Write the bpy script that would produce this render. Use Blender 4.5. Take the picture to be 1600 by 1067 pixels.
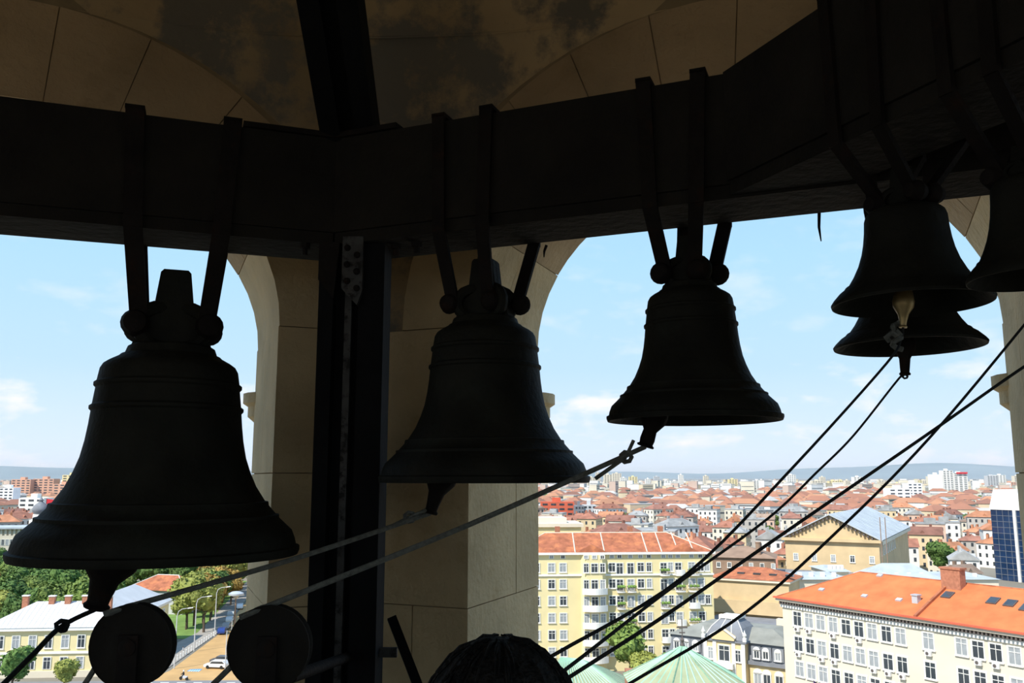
import bpy, math, random
from mathutils import Vector, Matrix
random.seed(7)
for o in list(bpy.data.objects): bpy.data.objects.remove(o)
scene = bpy.context.scene
COL = scene.collection
R = math.radians
# ---------------------------------------------------------------- camera, world, sun, exposure
F = 1350.0                                   # focal length in pixels of the 1600x1067 frame
PITCH = math.atan(212.0 / F)
cs, sn = math.cos(PITCH), math.sin(PITCH)
cam_d = bpy.data.cameras.new('camera'); cam = bpy.data.objects.new('camera', cam_d); COL.objects.link(cam)
cam_d.sensor_width = 36; cam_d.lens = 36 * F / 1600; cam_d.clip_start = 0.05; cam_d.clip_end = 90000
cam.rotation_euler = (math.pi / 2 + PITCH, 0, 0)
scene.camera = cam
vs = scene.view_settings
vs.view_transform = 'Standard'; vs.look = 'None'; vs.gamma = 1; vs.exposure = 0.5; vs.use_curve_mapping = False

world = bpy.data.worlds.new('World'); scene.world = world; world.use_nodes = True
nt = world.node_tree; nt.nodes.clear()
def N(t, tree=None, **kw):
    n = (tree or nt).nodes.new(t)
    for k, v in kw.items(): setattr(n, k, v)
    return n
wo = N('ShaderNodeOutputWorld'); bg = N('ShaderNodeBackground'); tc = N('ShaderNodeTexCoord'); sx = N('ShaderNodeSeparateXYZ')
L = nt.links.new
L(tc.outputs['Generated'], sx.inputs[0])
ramp = N('ShaderNodeValToRGB'); L(sx.outputs['Z'], ramp.inputs[0])
e = ramp.color_ramp.elements
stops = [(0.0, (.62, .70, .80)), (.05, (.53, .65, .80)), (.12, (.41, .59, .76)), (.24, (.34, .56, .75)), (.5, (.22, .44, .74)), (1.0, (.13, .30, .62))]
e[0].position, e[0].color = stops[0][0], (*stops[0][1], 1)
e[1].position, e[1].color = stops[-1][0], (*stops[-1][1], 1)
for p_, c_ in stops[1:-1]:
    q = e.new(p_); q.color = (*c_, 1)
mp = N('ShaderNodeMapping'); mp.inputs['Scale'].default_value = (1, 1, 2.4); mp.inputs['Location'].default_value = (3.3, .4, .2)
L(tc.outputs['Generated'], mp.inputs[0])
nz = N('ShaderNodeTexNoise'); nz.inputs['Scale'].default_value = 10.5; nz.inputs['Detail'].default_value = 7; nz.inputs['Roughness'].default_value = .55
L(mp.outputs[0], nz.inputs['Vector'])
cr = N('ShaderNodeValToRGB'); cr.color_ramp.elements[0].position = .54; cr.color_ramp.elements[1].position = .70
L(nz.outputs[0], cr.inputs[0])
el = N('ShaderNodeValToRGB'); ee = el.color_ramp.elements           # clouds gather low over the plain, thin out higher up
ee[0].position = .0; ee[0].color = (.9, .9, .9, 1); ee[1].position = 1; ee[1].color = (.25, .25, .25, 1)
for p_, v_ in ((.09, .9), (.15, .35), (.25, .2)):
    q = ee.new(p_); q.color = (v_, v_, v_, 1)
L(sx.outputs['Z'], el.inputs[0])
mu = N('ShaderNodeMath', operation='MULTIPLY'); L(cr.outputs[0], mu.inputs[0]); L(el.outputs[0], mu.inputs[1])
mx = N('ShaderNodeMix', data_type='RGBA'); L(mu.outputs[0], mx.inputs[0]); L(ramp.outputs[0], mx.inputs[6]); mx.inputs[7].default_value = (.80, .77, .79, 1)
L(mx.outputs[2], bg.inputs[0]); bg.inputs[1].default_value = 1.0; L(bg.outputs[0], wo.inputs[0])

sun_d = bpy.data.lights.new('sun', 'SUN'); sun = bpy.data.objects.new('sun', sun_d); COL.objects.link(sun)
sun_d.energy = 4.2; sun_d.angle = R(.53); sun_d.color = (1, .95, .86)
SUNV = Vector((-.50, -.50, .80)).normalized()
sun.rotation_euler = SUNV.to_track_quat('Z', 'Y').to_euler()
sun.location = SUNV * 60

# ---------------------------------------------------------------- pixel helpers (a pixel is only a direction)
def ray(x, y):
    u = (x - 800) / F; v = (533.5 - y) / F
    return Vector((u, cs - v * sn, sn + v * cs))
def at_depth(x, y, z): return ray(x, y) * z
def at_Z(x, y, Z):
    r = ray(x, y); return r * (Z / r.z)
def at_Y(x, y, Y):
    r = ray(x, y); return r * (Y / r.y)
def at_plane(x, y, p, n):
    r = ray(x, y); return r * (Vector(p).dot(n) / r.dot(n))
# ---------------------------------------------------------------- materials
MATS = {}
def mat(name, col, rough=.8, var=.12, scale=3.0, bump=0, bscale=None, metal=0, objcol=False, spec=.3, extra=None):
    m = bpy.data.materials.new(name); m.use_nodes = True; t = m.node_tree; b = t.nodes['Principled BSDF']
    b.inputs['Roughness'].default_value = rough; b.inputs['Metallic'].default_value = metal
    b.inputs['Specular IOR Level'].default_value = spec
    tcn = N('ShaderNodeTexCoord', t); ns = N('ShaderNodeTexNoise', t)
    ns.inputs['Scale'].default_value = scale; ns.inputs['Detail'].default_value = 6
    t.links.new(tcn.outputs['Object'], ns.inputs['Vector'])
    rp = N('ShaderNodeMapRange', t); rp.inputs[1].default_value = .3; rp.inputs[2].default_value = .7
    rp.inputs[3].default_value = 1 - var; rp.inputs[4].default_value = 1 + var
    t.links.new(ns.outputs[0], rp.inputs[0])
    mul = N('ShaderNodeVectorMath', t, operation='SCALE')
    if objcol:
        oi = N('ShaderNodeObjectInfo', t); t.links.new(oi.outputs['Color'], mul.inputs[0])
    else: mul.inputs[0].default_value = col
    t.links.new(rp.outputs[0], mul.inputs['Scale'])
    out = mul.outputs[0]
    if extra:                                    # (colour, low, high, scale): patches of wear with a shape of their own
        n2 = N('ShaderNodeTexNoise', t); n2.inputs['Scale'].default_value = extra[3]; n2.inputs['Detail'].default_value = 9; n2.inputs['Roughness'].default_value = .65
        t.links.new(tcn.outputs['Object'], n2.inputs['Vector'])
        r2 = N('ShaderNodeMapRange', t); r2.inputs[1].default_value = extra[1]; r2.inputs[2].default_value = extra[2]
        t.links.new(n2.outputs[0], r2.inputs[0])
        mm = N('ShaderNodeMix', t, data_type='RGBA'); t.links.new(r2.outputs[0], mm.inputs[0]); t.links.new(out, mm.inputs[6]); mm.inputs[7].default_value = (*extra[0], 1)
        out = mm.outputs[2]
    t.links.new(out, b.inputs['Base Color'])
    if bump:
        bn = N('ShaderNodeBump', t); bn.inputs['Strength'].default_value = bump; bn.inputs['Distance'].default_value = .02
        n3 = N('ShaderNodeTexNoise', t); n3.inputs['Scale'].default_value = bscale or scale * 8; n3.inputs['Detail'].default_value = 5
        t.links.new(tcn.outputs['Object'], n3.inputs['Vector']); t.links.new(n3.outputs[0], bn.inputs['Height']); t.links.new(bn.outputs[0], b.inputs['Normal'])
    MATS[name] = m; return m
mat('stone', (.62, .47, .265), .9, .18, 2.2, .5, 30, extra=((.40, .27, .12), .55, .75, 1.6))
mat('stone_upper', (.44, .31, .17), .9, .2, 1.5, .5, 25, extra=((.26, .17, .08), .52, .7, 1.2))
mat('mortar', (.30, .22, .12), .95, .2, 6)
mat('plaster', (.42, .30, .16), .95, .3, 1.1, .4, 18, extra=((.19, .165, .125), .46, .56, 2.4))
mat('floor_stone', (.20, .17, .13), .85, .2, 2, .3, 20)
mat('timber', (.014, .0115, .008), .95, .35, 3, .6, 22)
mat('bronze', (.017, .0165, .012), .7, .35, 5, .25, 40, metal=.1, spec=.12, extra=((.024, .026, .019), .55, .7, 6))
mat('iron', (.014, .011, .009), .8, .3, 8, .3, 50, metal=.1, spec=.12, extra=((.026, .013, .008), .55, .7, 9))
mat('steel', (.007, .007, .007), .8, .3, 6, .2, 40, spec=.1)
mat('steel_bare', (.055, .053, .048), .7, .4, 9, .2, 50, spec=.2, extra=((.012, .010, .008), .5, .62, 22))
mat('rope', (.15, .15, .125), .85, .3, 60, .5, 300)
mat('rope_dark', (.02, .02, .018), .85, .3, 60, .5, 300)
mat('hair', (.006, .005, .004), .75, .4, 40, .6, 160)
mat('skin', (.45, .27, .19), .6, .08, 6)
mat('jacket', (.03, .03, .035), .9, .2, 8)
mat('brass', (.35, .26, .12), .45, .2, 10, metal=.7)
# town
mat('yellow_wall', (.78, .66, .36), .9, .05, .3)
mat('white_trim', (.82, .80, .74), .8, .05, 1)
mat('orange_tile', (.38, .13, .065), .85, .30, .7, .6, 5, extra=((.56, .20, .085), .50, .66, .5))
mat('bright_orange_tile', (.62, .17, .06), .85, .16, .5, .6, 6)
mat('cream_stone', (.72, .64, .50), .9, .06, .25)
mat('beige_wall', (.60, .45, .26), .9, .1, .3)
mat('brown_wall', (.30, .20, .14), .9, .15, .4)
mat('grey_metal_roof', (.50, .53, .55), .55, .14, .35, metal=.2)
mat('mansard_roof', (.26, .26, .225), .8, .15, .5)
mat('warm_wall', (.70, .54, .30), .9, .06, .3)
mat('slate_roof', (.21, .22, .24), .75, .15, .5)
mat('white_metal_roof', (.62, .61, .60), .6, .08, .3, extra=((.50, .30, .20), .60, .72, .16))
mat('copper_green', (.34, .37, .22), .75, .16, .5)
mat('copper_seam', (.36, .58, .42), .75, .1, .5)
mat('glass_pale', (.33, .35, .36), .3, .25, .7, spec=.5)
mat('glass_dark', (.05, .06, .07), .12, .3, .4, spec=.6)
mat('glass_blue', (.012, .035, .09), .1, .25, .3, spec=.7)
mat('brick_red', (.40, .17, .10), .9, .2, 3)
mat('ac_white', (.75, .75, .73), .6, .05, 3)
mat('dark_trim', (.12, .10, .09), .8, .15, 2)
mat('coral_paint', (.60, .13, .07), .8, .1, .3)
mat('pink_wall', (.68, .38, .26), .9, .08, .05)
mat('house_wall', (1, 1, 1), .9, .08, .2, objcol=True)
mat('house_roof', (1, 1, 1), .9, .25, .35, objcol=True)
mat('ground', (.22, .20, .16), .95, .3, .02)
mat('grass', (.16, .26, .06), .95, .25, .3)
mat('yellow_paving', (.52, .32, .13), .8, .12, .25)
mat('asphalt', (.22, .22, .22), .9, .1, .4)
mat('pavement', (.34, .31, .27), .9, .12, .5)
mat('paint_white', (.8, .8, .78), .8, .05, 2)
mat('paint_blue', (.10, .32, .62), .8, .05, 2)
mat('leaf', (1, 1, 1), .8, .35, .9, objcol=True)
mat('bark', (.12, .085, .06), .9, .2, 3)
mat('car_paint', (1, 1, 1), .3, .02, 1, objcol=True, spec=.5)
mat('rubber', (.02, .02, .02), .8, .1, 3)
mat('hills', (.11, .15, .15), .95, .35, .0006)
mat('cloth_pale', (.55, .55, .55), .9, .1, 4)
mat('flag_red', (.65, .04, .05), .8, .1, 3)
mat('flag_purple', (.12, .07, .30), .8, .1, 3)
MT = MATS
# ---------------------------------------------------------------- mesh builder
class MB:
    def __init__(s): s.v = []; s.f = []; s.mi = []; s.cur = 0
    def add(s, vs_, fs):
        o = len(s.v); s.v += [tuple(p) for p in vs_]
        for f in fs: s.f.append(tuple(i + o for i in f)); s.mi.append(s.cur)
        return s
    def box(s, x0, x1, y0, y1, z0, z1, M=None):
        c = [Vector((x, y, z)) for z in (z0, z1) for y in (y0, y1) for x in (x0, x1)]
        if M is not None: c = [M @ p for p in c]
        return s.add(c, [(0, 2, 3, 1), (4, 5, 7, 6), (0, 1, 5, 4), (2, 6, 7, 3), (0, 4, 6, 2), (1, 3, 7, 5)])
    def prism(s, poly, d):                       # closed polygon of 3-D points pushed along vector d
        n = len(poly); d = Vector(d); a = [Vector(p) for p in poly]
        return s.add(a + [p + d for p in a], [tuple(range(n))[::-1], tuple(range(n, 2 * n))] + [(i, (i + 1) % n, n + (i + 1) % n, n + i) for i in range(n)])
    def lathe(s, prof, p0=(0, 0, 0), axis=(0, 0, 1), seg=32, cap=True):
        ax = Vector(axis).normalized(); h = Vector((1, 0, 0)) if abs(ax.x) < .8 else Vector((0, 1, 0))
        e1 = (h - ax * h.dot(ax)).normalized(); e2 = ax.cross(e1); p0 = Vector(p0); vs_ = []; fs = []
        for r, z in prof:
            for k in range(seg):
                a = 2 * math.pi * k / seg; vs_.append(p0 + ax * z + (e1 * math.cos(a) + e2 * math.sin(a)) * r)
        for i in range(len(prof) - 1):
            for k in range(seg):
                k2 = (k + 1) % seg; fs.append((i * seg + k, i * seg + k2, (i + 1) * seg + k2, (i + 1) * seg + k))
        if cap:
            fs.append(tuple(range(seg))[::-1]); b = (len(prof) - 1) * seg; fs.append(tuple(range(b, b + seg)))
        return s.add(vs_, fs)
    def tube(s, pts, r, seg=8):
        pts = [Vector(p) for p in pts]; n = len(pts); rs = r if isinstance(r, (list, tuple)) else [r] * n; vs_ = []; fs = []
        prev = None
        for i, p in enumerate(pts):
            d = (pts[min(i + 1, n - 1)] - pts[max(i - 1, 0)]).normalized()
            if prev is None:
                h = Vector((0, 0, 1)) if abs(d.z) < .9 else Vector((1, 0, 0)); e1 = (h - d * h.dot(d)).normalized()
            else: e1 = (prev - d * prev.dot(d)).normalized()
            prev = e1; e2 = d.cross(e1)
            for k in range(seg):
                a = 2 * math.pi * k / seg; vs_.append(p + (e1 * math.cos(a) + e2 * math.sin(a)) * rs[i])
        for i in range(n - 1):
            for k in range(seg):
                k2 = (k + 1) % seg; fs.append((i * seg + k, i * seg + k2, (i + 1) * seg + k2, (i + 1) * seg + k))
        fs.append(tuple(range(seg))[::-1]); fs.append(tuple(range((n - 1) * seg, n * seg)))
        return s.add(vs_, fs)
    def mesh(s, name, m, smooth=False):
        me = bpy.data.meshes.new(name); me.from_pydata(s.v, [], s.f)
        for k in (m if isinstance(m, (list, tuple)) else [m]): me.materials.append(MT[k])
        if isinstance(m, (list, tuple)): me.polygons.foreach_set('material_index', s.mi)
        if smooth: me.polygons.foreach_set('use_smooth', [True] * len(me.polygons)); 
        me.update()
        if smooth:
            try: me.set_sharp_from_angle(angle=R(38))
            except Exception: pass
        return me
    def build(s, name, m, parent=None, smooth=False): return link(name, s.mesh(name, m, smooth), parent)
def link(name, me, parent=None, loc=None, rz=None, col=None):
    o = bpy.data.objects.new(name, me); COL.objects.link(o)
    if parent is not None: o.parent = parent
    if loc is not None: o.location = loc
    if rz is not None: o.rotation_euler = (0, 0, rz)
    if col is not None: o.color = (*col, 1)
    return o
def tag(o, label=None, cat=None, group=None, kind=None):
    if label: o['label'] = label
    if cat: o['category'] = cat
    if group: o['group'] = group
    if kind: o['kind'] = kind
    return o
def empty(name, loc=(0, 0, 0), rz=0, **kw):
    o = link(name, None, None, loc, rz); o.empty_display_size = .1; return tag(o, **kw)
def struct(o): o['kind'] = 'structure'; return o
def basis(o, ux, uy, uz):                        # matrix with given columns
    return Matrix(((ux[0], uy[0], uz[0], o[0]), (ux[1], uy[1], uz[1], o[1]), (ux[2], uy[2], uz[2], o[2]), (0, 0, 0, 1)))
# ================================================================ BELFRY
FLOOR = -1.75
RC = Vector((-.69, -.10, 0)); CR = 4.57; AP = CR * math.cos(R(22.5)); SIDE = 2 * CR * math.sin(R(22.5))
T = .95; AR = 1.23; RO = 1.62; SPR = .75; ARZ = 1.0; ROZ = 1.49; SILL = -1.45; WTOP = 2.75
fl = MB(); fl.lathe([(AP + .9, FLOOR - .4), (AP + .9, FLOOR)], (RC.x, RC.y, 0), seg=8)
fo = struct(fl.build('floor', 'floor_stone'))
def arch_pts(r, n, z0=SPR): return [(-r * math.cos(math.pi * k / n), z0 + (r - AR + ARZ) * math.sin(math.pi * k / n)) for k in range(n + 1)]
hw = SIDE / 2
def wall_mesh(detail):
    # local: x along wall, y outward from the room centre (inner face at AP), z up. With stones laid over it the backing is set back
    mb = MB(); y0 = AP + (.012 if detail else 0); y1 = AP + T - (.012 if detail else 0)
    ra = AR + (.012 if detail else 0)
    ko = T * math.tan(R(22.5))
    n = 24; arc = arch_pts(ra, n)
    inner = [(-hw, SILL)] + [(-ra, SILL)] + arc + [(ra, SILL), (hw, SILL)]
    # strips: left jamb, right jamb, above
    def quadstrip(lo, up):
        for i in range(len(lo) - 1):
            (xa, za), (xb, zb) = lo[i], lo[i + 1]; (xc, zc), (xd, zd) = up[i], up[i + 1]
            f = 1 + 0 * ko
            mb.add([(xa, y0, za), (xb, y0, zb), (xd, y0, zd), (xc, y0, zc)], [(0, 1, 2, 3)])
            mb.add([(xa, y1, za), (xb, y1, zb), (xd, y1, zd), (xc, y1, zc)], [(3, 2, 1, 0)])
            mb.add([(xa, y0, za), (xb, y0, zb), (xb, y1, zb), (xa, y1, za)], [(0, 3, 2, 1)])
    quadstrip(arc, [(x * (hw / ra) if abs(z - SPR) > 1e9 else max(-hw, min(hw, x * hw / ra)), WTOP) for x, z in arc])
    for sgn in (-1, 1):
        a, b = sorted((sgn * hw, sgn * ra))
        mb.box(a, b, y0, y1, SILL, SPR)
        # triangular wing towards the outer corner
        mb.prism([(sgn * hw, y0, FLOOR - .4), (sgn * (hw + ko), y1, FLOOR - .4), (sgn * hw, y1, FLOOR - .4)], (0, 0, WTOP - FLOOR + .4))
    mb.box(-hw, hw, AP, AP + T, FLOOR - .4, SILL)
    mb.box(-hw, hw, y0, y1, WTOP - .001, WTOP + .25)
    return mb.mesh('wall', 'mortar' if detail else 'stone')
WM = {True: wall_mesh(True), False: wall_mesh(False)}
def stone_meshes():
    out = []; g = .0026
    rnd = random.Random(3)
    # voussoirs, two deep, joints at 5 + 14.75 k degrees from the crown
    edges = [-90, -63, -39, -25, -10, 5, 20, 38, 63, 90]
    for i in range(len(edges) - 1):
        a0, a1 = R(edges[i]) + g / 1.4, R(edges[i + 1]) - g / 1.4
        split = T * (.56 if i % 2 else .44)
        for (ya, yb) in ((0, split - g), (split + g, T)):
            mb = MB(); vs_ = []; m = 4
            pr = rnd.uniform(-.003, .004)
            for y in (AP + ya - (pr if ya == 0 else 0), AP + yb):
                j_ = rnd.uniform(-.002, .003)
                for r_, rz_q in ((AR + j_, ARZ + j_), (RO, ROZ)):
                    for k in range(m + 1):
                        a = a0 + (a1 - a0) * k / m; vs_.append((r_ * math.sin(a), y, SPR + rz_q * math.cos(a)))
            q = m + 1; fs = []
            for k in range(m):
                fs += [(k, k + 1, q + k + 1, q + k), (2 * q + k, 3 * q + k, 3 * q + k + 1, 2 * q + k + 1), (k, 2 * q + k, 2 * q + k + 1, k + 1), (q + k, q + k + 1, 3 * q + k + 1, 3 * q + k)]
            fs += [(0, q, 3 * q, 2 * q), (m, 2 * q + m, 3 * q + m, q + m)]
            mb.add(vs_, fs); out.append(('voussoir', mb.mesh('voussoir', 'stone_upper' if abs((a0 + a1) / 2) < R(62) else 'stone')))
    zs = [SILL, -.62, .02, SPR]
    for sgn in (-1, 1):
        for j in range(3):
            split = T * (.64 if j % 2 else .52)
            for (ya, yb) in ((0, split - g), (split + g, T)):
                mb = MB(); pr = rnd.uniform(-.002, .003); a, b = sorted((sgn * (AR + rnd.uniform(-.002, .002)), sgn * (hw - .004)))
                if j == 0 and ya == 0:           # lowest inner course is laid in two stones
                    c = sgn * (AR + .30)
                    a2, b2 = sorted((sgn * AR, c - sgn * g)); mb2 = MB(); mb2.box(a2, b2, AP - pr, AP + yb, zs[j] + g, zs[j + 1] - g); out.append(('jamb_stone', mb2.mesh('jamb_stone', 'stone')))
                    a, b = sorted((c + sgn * g, sgn * (hw - .004)))
                mb.box(a, b, AP + ya - (pr if ya == 0 else 0), AP + yb, zs[j] + g, zs[j + 1] - g); out.append(('jamb_stone', mb.mesh('jamb_stone', 'stone')))
    return out
STONES = stone_meshes()
wn = ['wall_right', 'wall_far_right', 'wall_back_right', 'wall_rear_right', 'wall_rear_left', 'wall_back_left', 'wall_far_left', 'wall_left']
for k in range(8):
    rz = -R(22.5) - k * R(45); det = k in (0, 1, 6, 7)
    w = struct(link(wn[k], WM[det], None, RC, rz))
    if det:
        for nm, me in STONES: link(nm, me, w)
def wl(k, x, y, z):                              # local wall coordinates to world
    a = -R(22.5) - k * R(45); return Vector((RC.x + x * math.cos(a) - y * math.sin(a), RC.y + x * math.sin(a) + y * math.cos(a), z))
# outside colonnettes with capitals beside each arch in view
colm = MB(); colm.lathe([(.09, -1.45), (.09, .18), (.12, .20), (.10, .24), (.13, .30), (.20, .36), (.20, .42), (.23, .44), (.23, .50)], seg=16)
cme = colm.mesh('colonnette', 'stone', True)
for k, s_ in ((0, -1), (0, 1), (7, 1), (7, -1)):
    link('colonnette', cme, bpy.data.objects[wn[k]], (s_ * (AR + .17), AP + T + .10, 0))
# pendentives and dome = ceiling
pm = MB(); na, nb = 16, 10
for k in range(8):
    g0 = len(pm.v); grid = []
    for i in range(na + 1):
        a = math.pi / 2 * i / na
        z = SPR + ROZ * math.sin(a); x = RO * math.cos(a)
        p = Vector((x, AP + .02)); rad = p.length; az0 = math.atan2(x, AP + .02); az1 = R(45) - az0
        for j in range(nb + 1):
            az = az0 + (az1 - az0) * j / nb
            flat = (AP + .02) / math.cos(az if az < R(22.5) else R(45) - az)   # corner radius
            t_ = i / na; rr = min(flat + .01, flat * (1 - t_) + rad * t_)
            ang = R(22.5) + k * R(45) + az
            pm.v.append((RC.x + rr * math.sin(ang), RC.y + rr * math.cos(ang), z))
    for i in range(na):
        for j in range(nb):
            b = g0 + i * (nb + 1) + j; pm.f.append((b, b + 1, b + nb + 2, b + nb + 1)); pm.mi.append(0)
pend = struct(pm.build('trim_1', 'plaster', None, True)); pend.name = 'trim_1'
dm = MB(); dz = SPR + ROZ
dm.lathe([((AP + .03) * math.cos(R(a)), dz - .01 + 2.6 * math.sin(R(a))) for a in range(0, 91, 6)], (RC.x, RC.y, 0), seg=48, cap=False)
struct(dm.build('ceiling', 'plaster', None, True))
# ---------------------------------------------------------------- ring of heavy beams
ZT, ZB, BT = 1.425, .965, .32
Pv = Vector((-.75, 3.51)); Qv = Vector((.755, 2.905)); A0 = Vector((-1.938, 3.087))
dB = (Qv - Pv).normalized(); dA = (A0 - Pv).normalized(); dC = Vector((.41, -.912)).normalized()
def beam(name, p, q, out, zb, zt, label, mit=None):
    # a built-up timber: main baulk, a thinner plank along its foot
    e_ = empty(name, (0, 0, 0), 0, label=label, cat='beam', group=None)
    o3 = Vector((out.x, out.y, 0)) * BT
    mb = MB(); P3, Q3 = Vector((p.x, p.y, zb + .05)), Vector((q.x, q.y, zb + .05))
    Po, Qo = P3 + o3, Q3 + o3
    if mit == 'q': Qo = Q3 + MITRE
    if mit == 'p': Po = P3 + MITRE
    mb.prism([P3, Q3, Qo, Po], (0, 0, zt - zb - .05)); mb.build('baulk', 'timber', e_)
    mb = MB(); d = (q - p).normalized(); s = Vector((out.x, out.y, 0)) * .012; P3.z = Q3.z = zb
    Po.z = Qo.z = zb; mb.prism([P3 + s, Q3 + s, Qo - s, Po - s], (0, 0, .049)); mb.build('foot_plank', 'timber', e_)
    return e_
def perp(d, ref):
    n = Vector((-d.y, d.x)); return n if n.dot(ref) > 0 else -n
nA, nB, nC = perp(dA, Vector((0, 1))), perp(dB, Vector((0, 1))), perp(dC, Vector((1, 0)))
mm_ = (nA + nB).normalized(); mm_ = mm_ * (BT / mm_.dot(nA)); MITRE = Vector((mm_.x, mm_.y, 0))
Aend = Pv + dA * 2.2; Bend = Pv + dB * 2.95; Cend = Qv + dC * 2.1
beam('bell_beam', Aend, Pv, nA, ZB, ZT, 'heavy dark timber beam carrying the largest bell', 'q')
beam('bell_beam', Pv, Bend, nB, ZB, ZT, 'long dark timber beam running from the steel post over the mid sized bells', 'p')
Cs = Qv + dC * .0 + nB * 0
beam('bell_beam', Qv - nB * .005, Cend - nB * .005, nC, ZB + .01, ZT + .004, 'dark timber beam slanting overhead with the small front bells')
# dark joint plates lying on the beam crossing at the post
jp = MB()
for d, n_, ln in ((dA, nA, .38), (dB, nB, .30)):
    p0 = Vector((Pv.x, Pv.y, ZT)) - Vector((n_.x, n_.y, 0)) * .02; dd = Vector((d.x, d.y, 0)) * ln; nn = Vector((n_.x, n_.y, 0)) * .3
    jp.prism([p0, p0 + dd, p0 + dd + nn, p0 + nn], (0, 0, .022))
# ---------------------------------------------------------------- steel posts
def post(px, py, ztop, label, main=False):
    e_ = empty('steel_post', (px, py, FLOOR), 0, label=label, cat='post')
    h = ztop - FLOOR
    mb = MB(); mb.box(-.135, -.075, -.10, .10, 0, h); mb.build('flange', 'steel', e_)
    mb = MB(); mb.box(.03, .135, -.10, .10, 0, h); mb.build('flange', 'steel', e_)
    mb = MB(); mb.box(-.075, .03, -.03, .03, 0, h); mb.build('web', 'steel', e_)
    mb = MB(); mb.box(-.03, -.002, -.075, -.032, 0, h - .2); mb.build('cover_strip', 'steel_bare', e_)
    mb = MB(); mb.box(-.22, .22, -.18, .18, -.0, .02); mb.build('base_plate', 'steel', e_)
    if main:
        mb = MB(); mb.prism([(-.035, -.135, h - .20), (.03, -.135, h - .27), (.05, -.135, h - .21), (.05, -.135, h + .02), (-.035, -.135, h + .02)], (0, .03, 0))
        gp = mb.build('gusset_plate', 'steel_bare', e_)
        for i, (x, z) in enumerate([(-.014, -.03), (.026, -.06), (-.014, -.10), (.026, -.13), (-.012, -.17), (.028, -.20)]):
            r_ = MB(); r_.lathe([(.014, 0), (.013, .007), (.006, .012)], (x, -.136, h + z), (0, -1, 0), 10); r_.build('rivet', 'iron', gp)
        mb = MB(); mb.prism([(-.135, -.12, h - .16), (-.07, -.12, h - .24), (-.05, -.12, h), (-.135, -.12, h)], (0, .02, 0)); mb.build('side_plate', 'iron', e_)
        for x in (-.20, -.10, .10, .18, .27):
            mb = MB(); mb.lathe([(.022, 0), (.022, -.022), (.012, -.024), (.012, -.05)], (x, -.02 + abs(x) * -.38, h + .0), (0, 0, 1), 6); mb.build('bolt', 'iron', e_)
    return e_
pp = Vector((-.665, 3.60))
main_post = post(pp.x, pp.y, ZB, 'black riveted steel post standing in front of the stone pillar', True)
pe = Bend - dB * .1 + nB * .16; post(pe.x, pe.y, ZB, 'black steel post under the far end of the long beam')
pe = Aend - dA * .1 + nA * .16; post(pe.x, pe.y, ZB, 'black steel post under the end of the beam with the largest bell')
pe = Cend - dC * .1 + nC * .16; post(pe.x, pe.y, ZB + .01, 'black steel post under the near end of the slanting overhead beam')
jpo = jp.build('joint_plate', 'iron', main_post); jpo.matrix_parent_inverse = Matrix.Translation((-pp.x, -pp.y, -FLOOR))
# rafter rising from the post head towards the middle of the dome
ra0 = at_depth(552, 222, 3.80); ra1 = at_depth(519, 0, 3.36); rd = (ra1 - ra0).normalized(); ra2 = ra0 + rd * 3.4
sxv = Vector((1, 0, 0)); up_ = sxv.cross(rd)
raf = empty('rafter', ra0, 0, label='dark steel rafter sloping up from the post head under the vault', cat='rafter')
for nm, x0, x1, t0, t1 in (('flange', -.115, -.03, -.07, .10), ('flange', .035, .115, -.07, .10), ('web', -.03, .035, .0, .05)):
    mb = MB(); M = basis((0, 0, 0), sxv, up_, rd); mb.box(x0, x1, t0, t1, -.12, 2.35, M); mb.build(nm, 'steel', raf)
mb = MB(); mb.box(-.17, .17, -.12, .16, -.13, -.05, basis((0, 0, 0), sxv, up_, rd)); mb.build('foot', 'iron', raf)
# a nail hanging out of the beam's foot
for (x, y0, y1, zd, lb) in ((1280, 338, 377, 2.98, 'long bent nail sticking down from the long beam near the small bells'), (854, 388, 402, 3.45, 'short nail sticking down from the long beam beside the arch')):
    a = at_depth(x, y0 - 5, zd); b = at_depth(x + 3 if x > 1000 else x - 4, y1, zd)
    nb_ = MB(); nb_.tube([a, (a + b) / 2 - Vector((.004, 0, 0)), b], [.006, .005, .002], 6); tag(nb_.build('nail', 'iron'), lb, 'nail')
# ---------------------------------------------------------------- bells
PROF = [(1.0, 0), (1.012, .03), (1.012, .055), (.985, .065), (.975, .11), (.95, .17), (.90, .215), (.85, .262), (.85, .285), (.825, .29), (.77, .35), (.765, .38), (.74, .385), (.67, .49), (.62, .60), (.585, .70), (.56, .82), (.545, .93),
        (.535, 1.03), (.55, 1.045), (.55, 1.065), (.53, 1.08), (.515, 1.20), (.53, 1.215), (.53, 1.235), (.51, 1.25), (.495, 1.34), (.475, 1.375), (.44, 1.40), (.375, 1.435), (.36, 1.45), (.335, 1.455), (.315, 1.51), (.29, 1.525)]
INN = [(.26, 1.42), (.40, 1.33), (.46, 1.15), (.49, .95), (.54, .70), (.64, .45), (.80, .22), (.92, .06), (.985, 0)]
PLAIN = [(1.0, 0), (1.01, .04), (.98, .09), (.90, .19), (.83, .25), (.82, .275), (.79, .28), (.70, .44), (.63, .60), (.58, .77), (.55, .93), (.53, 1.1), (.52, 1.27), (.50, 1.34), (.45, 1.39), (.34, 1.43), (.30, 1.44)]
def vplane(x, y, p2, n2): return at_plane(x, y, Vector((p2.x, p2.y, 0)), Vector((n2.x, n2.y, 0)))
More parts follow.
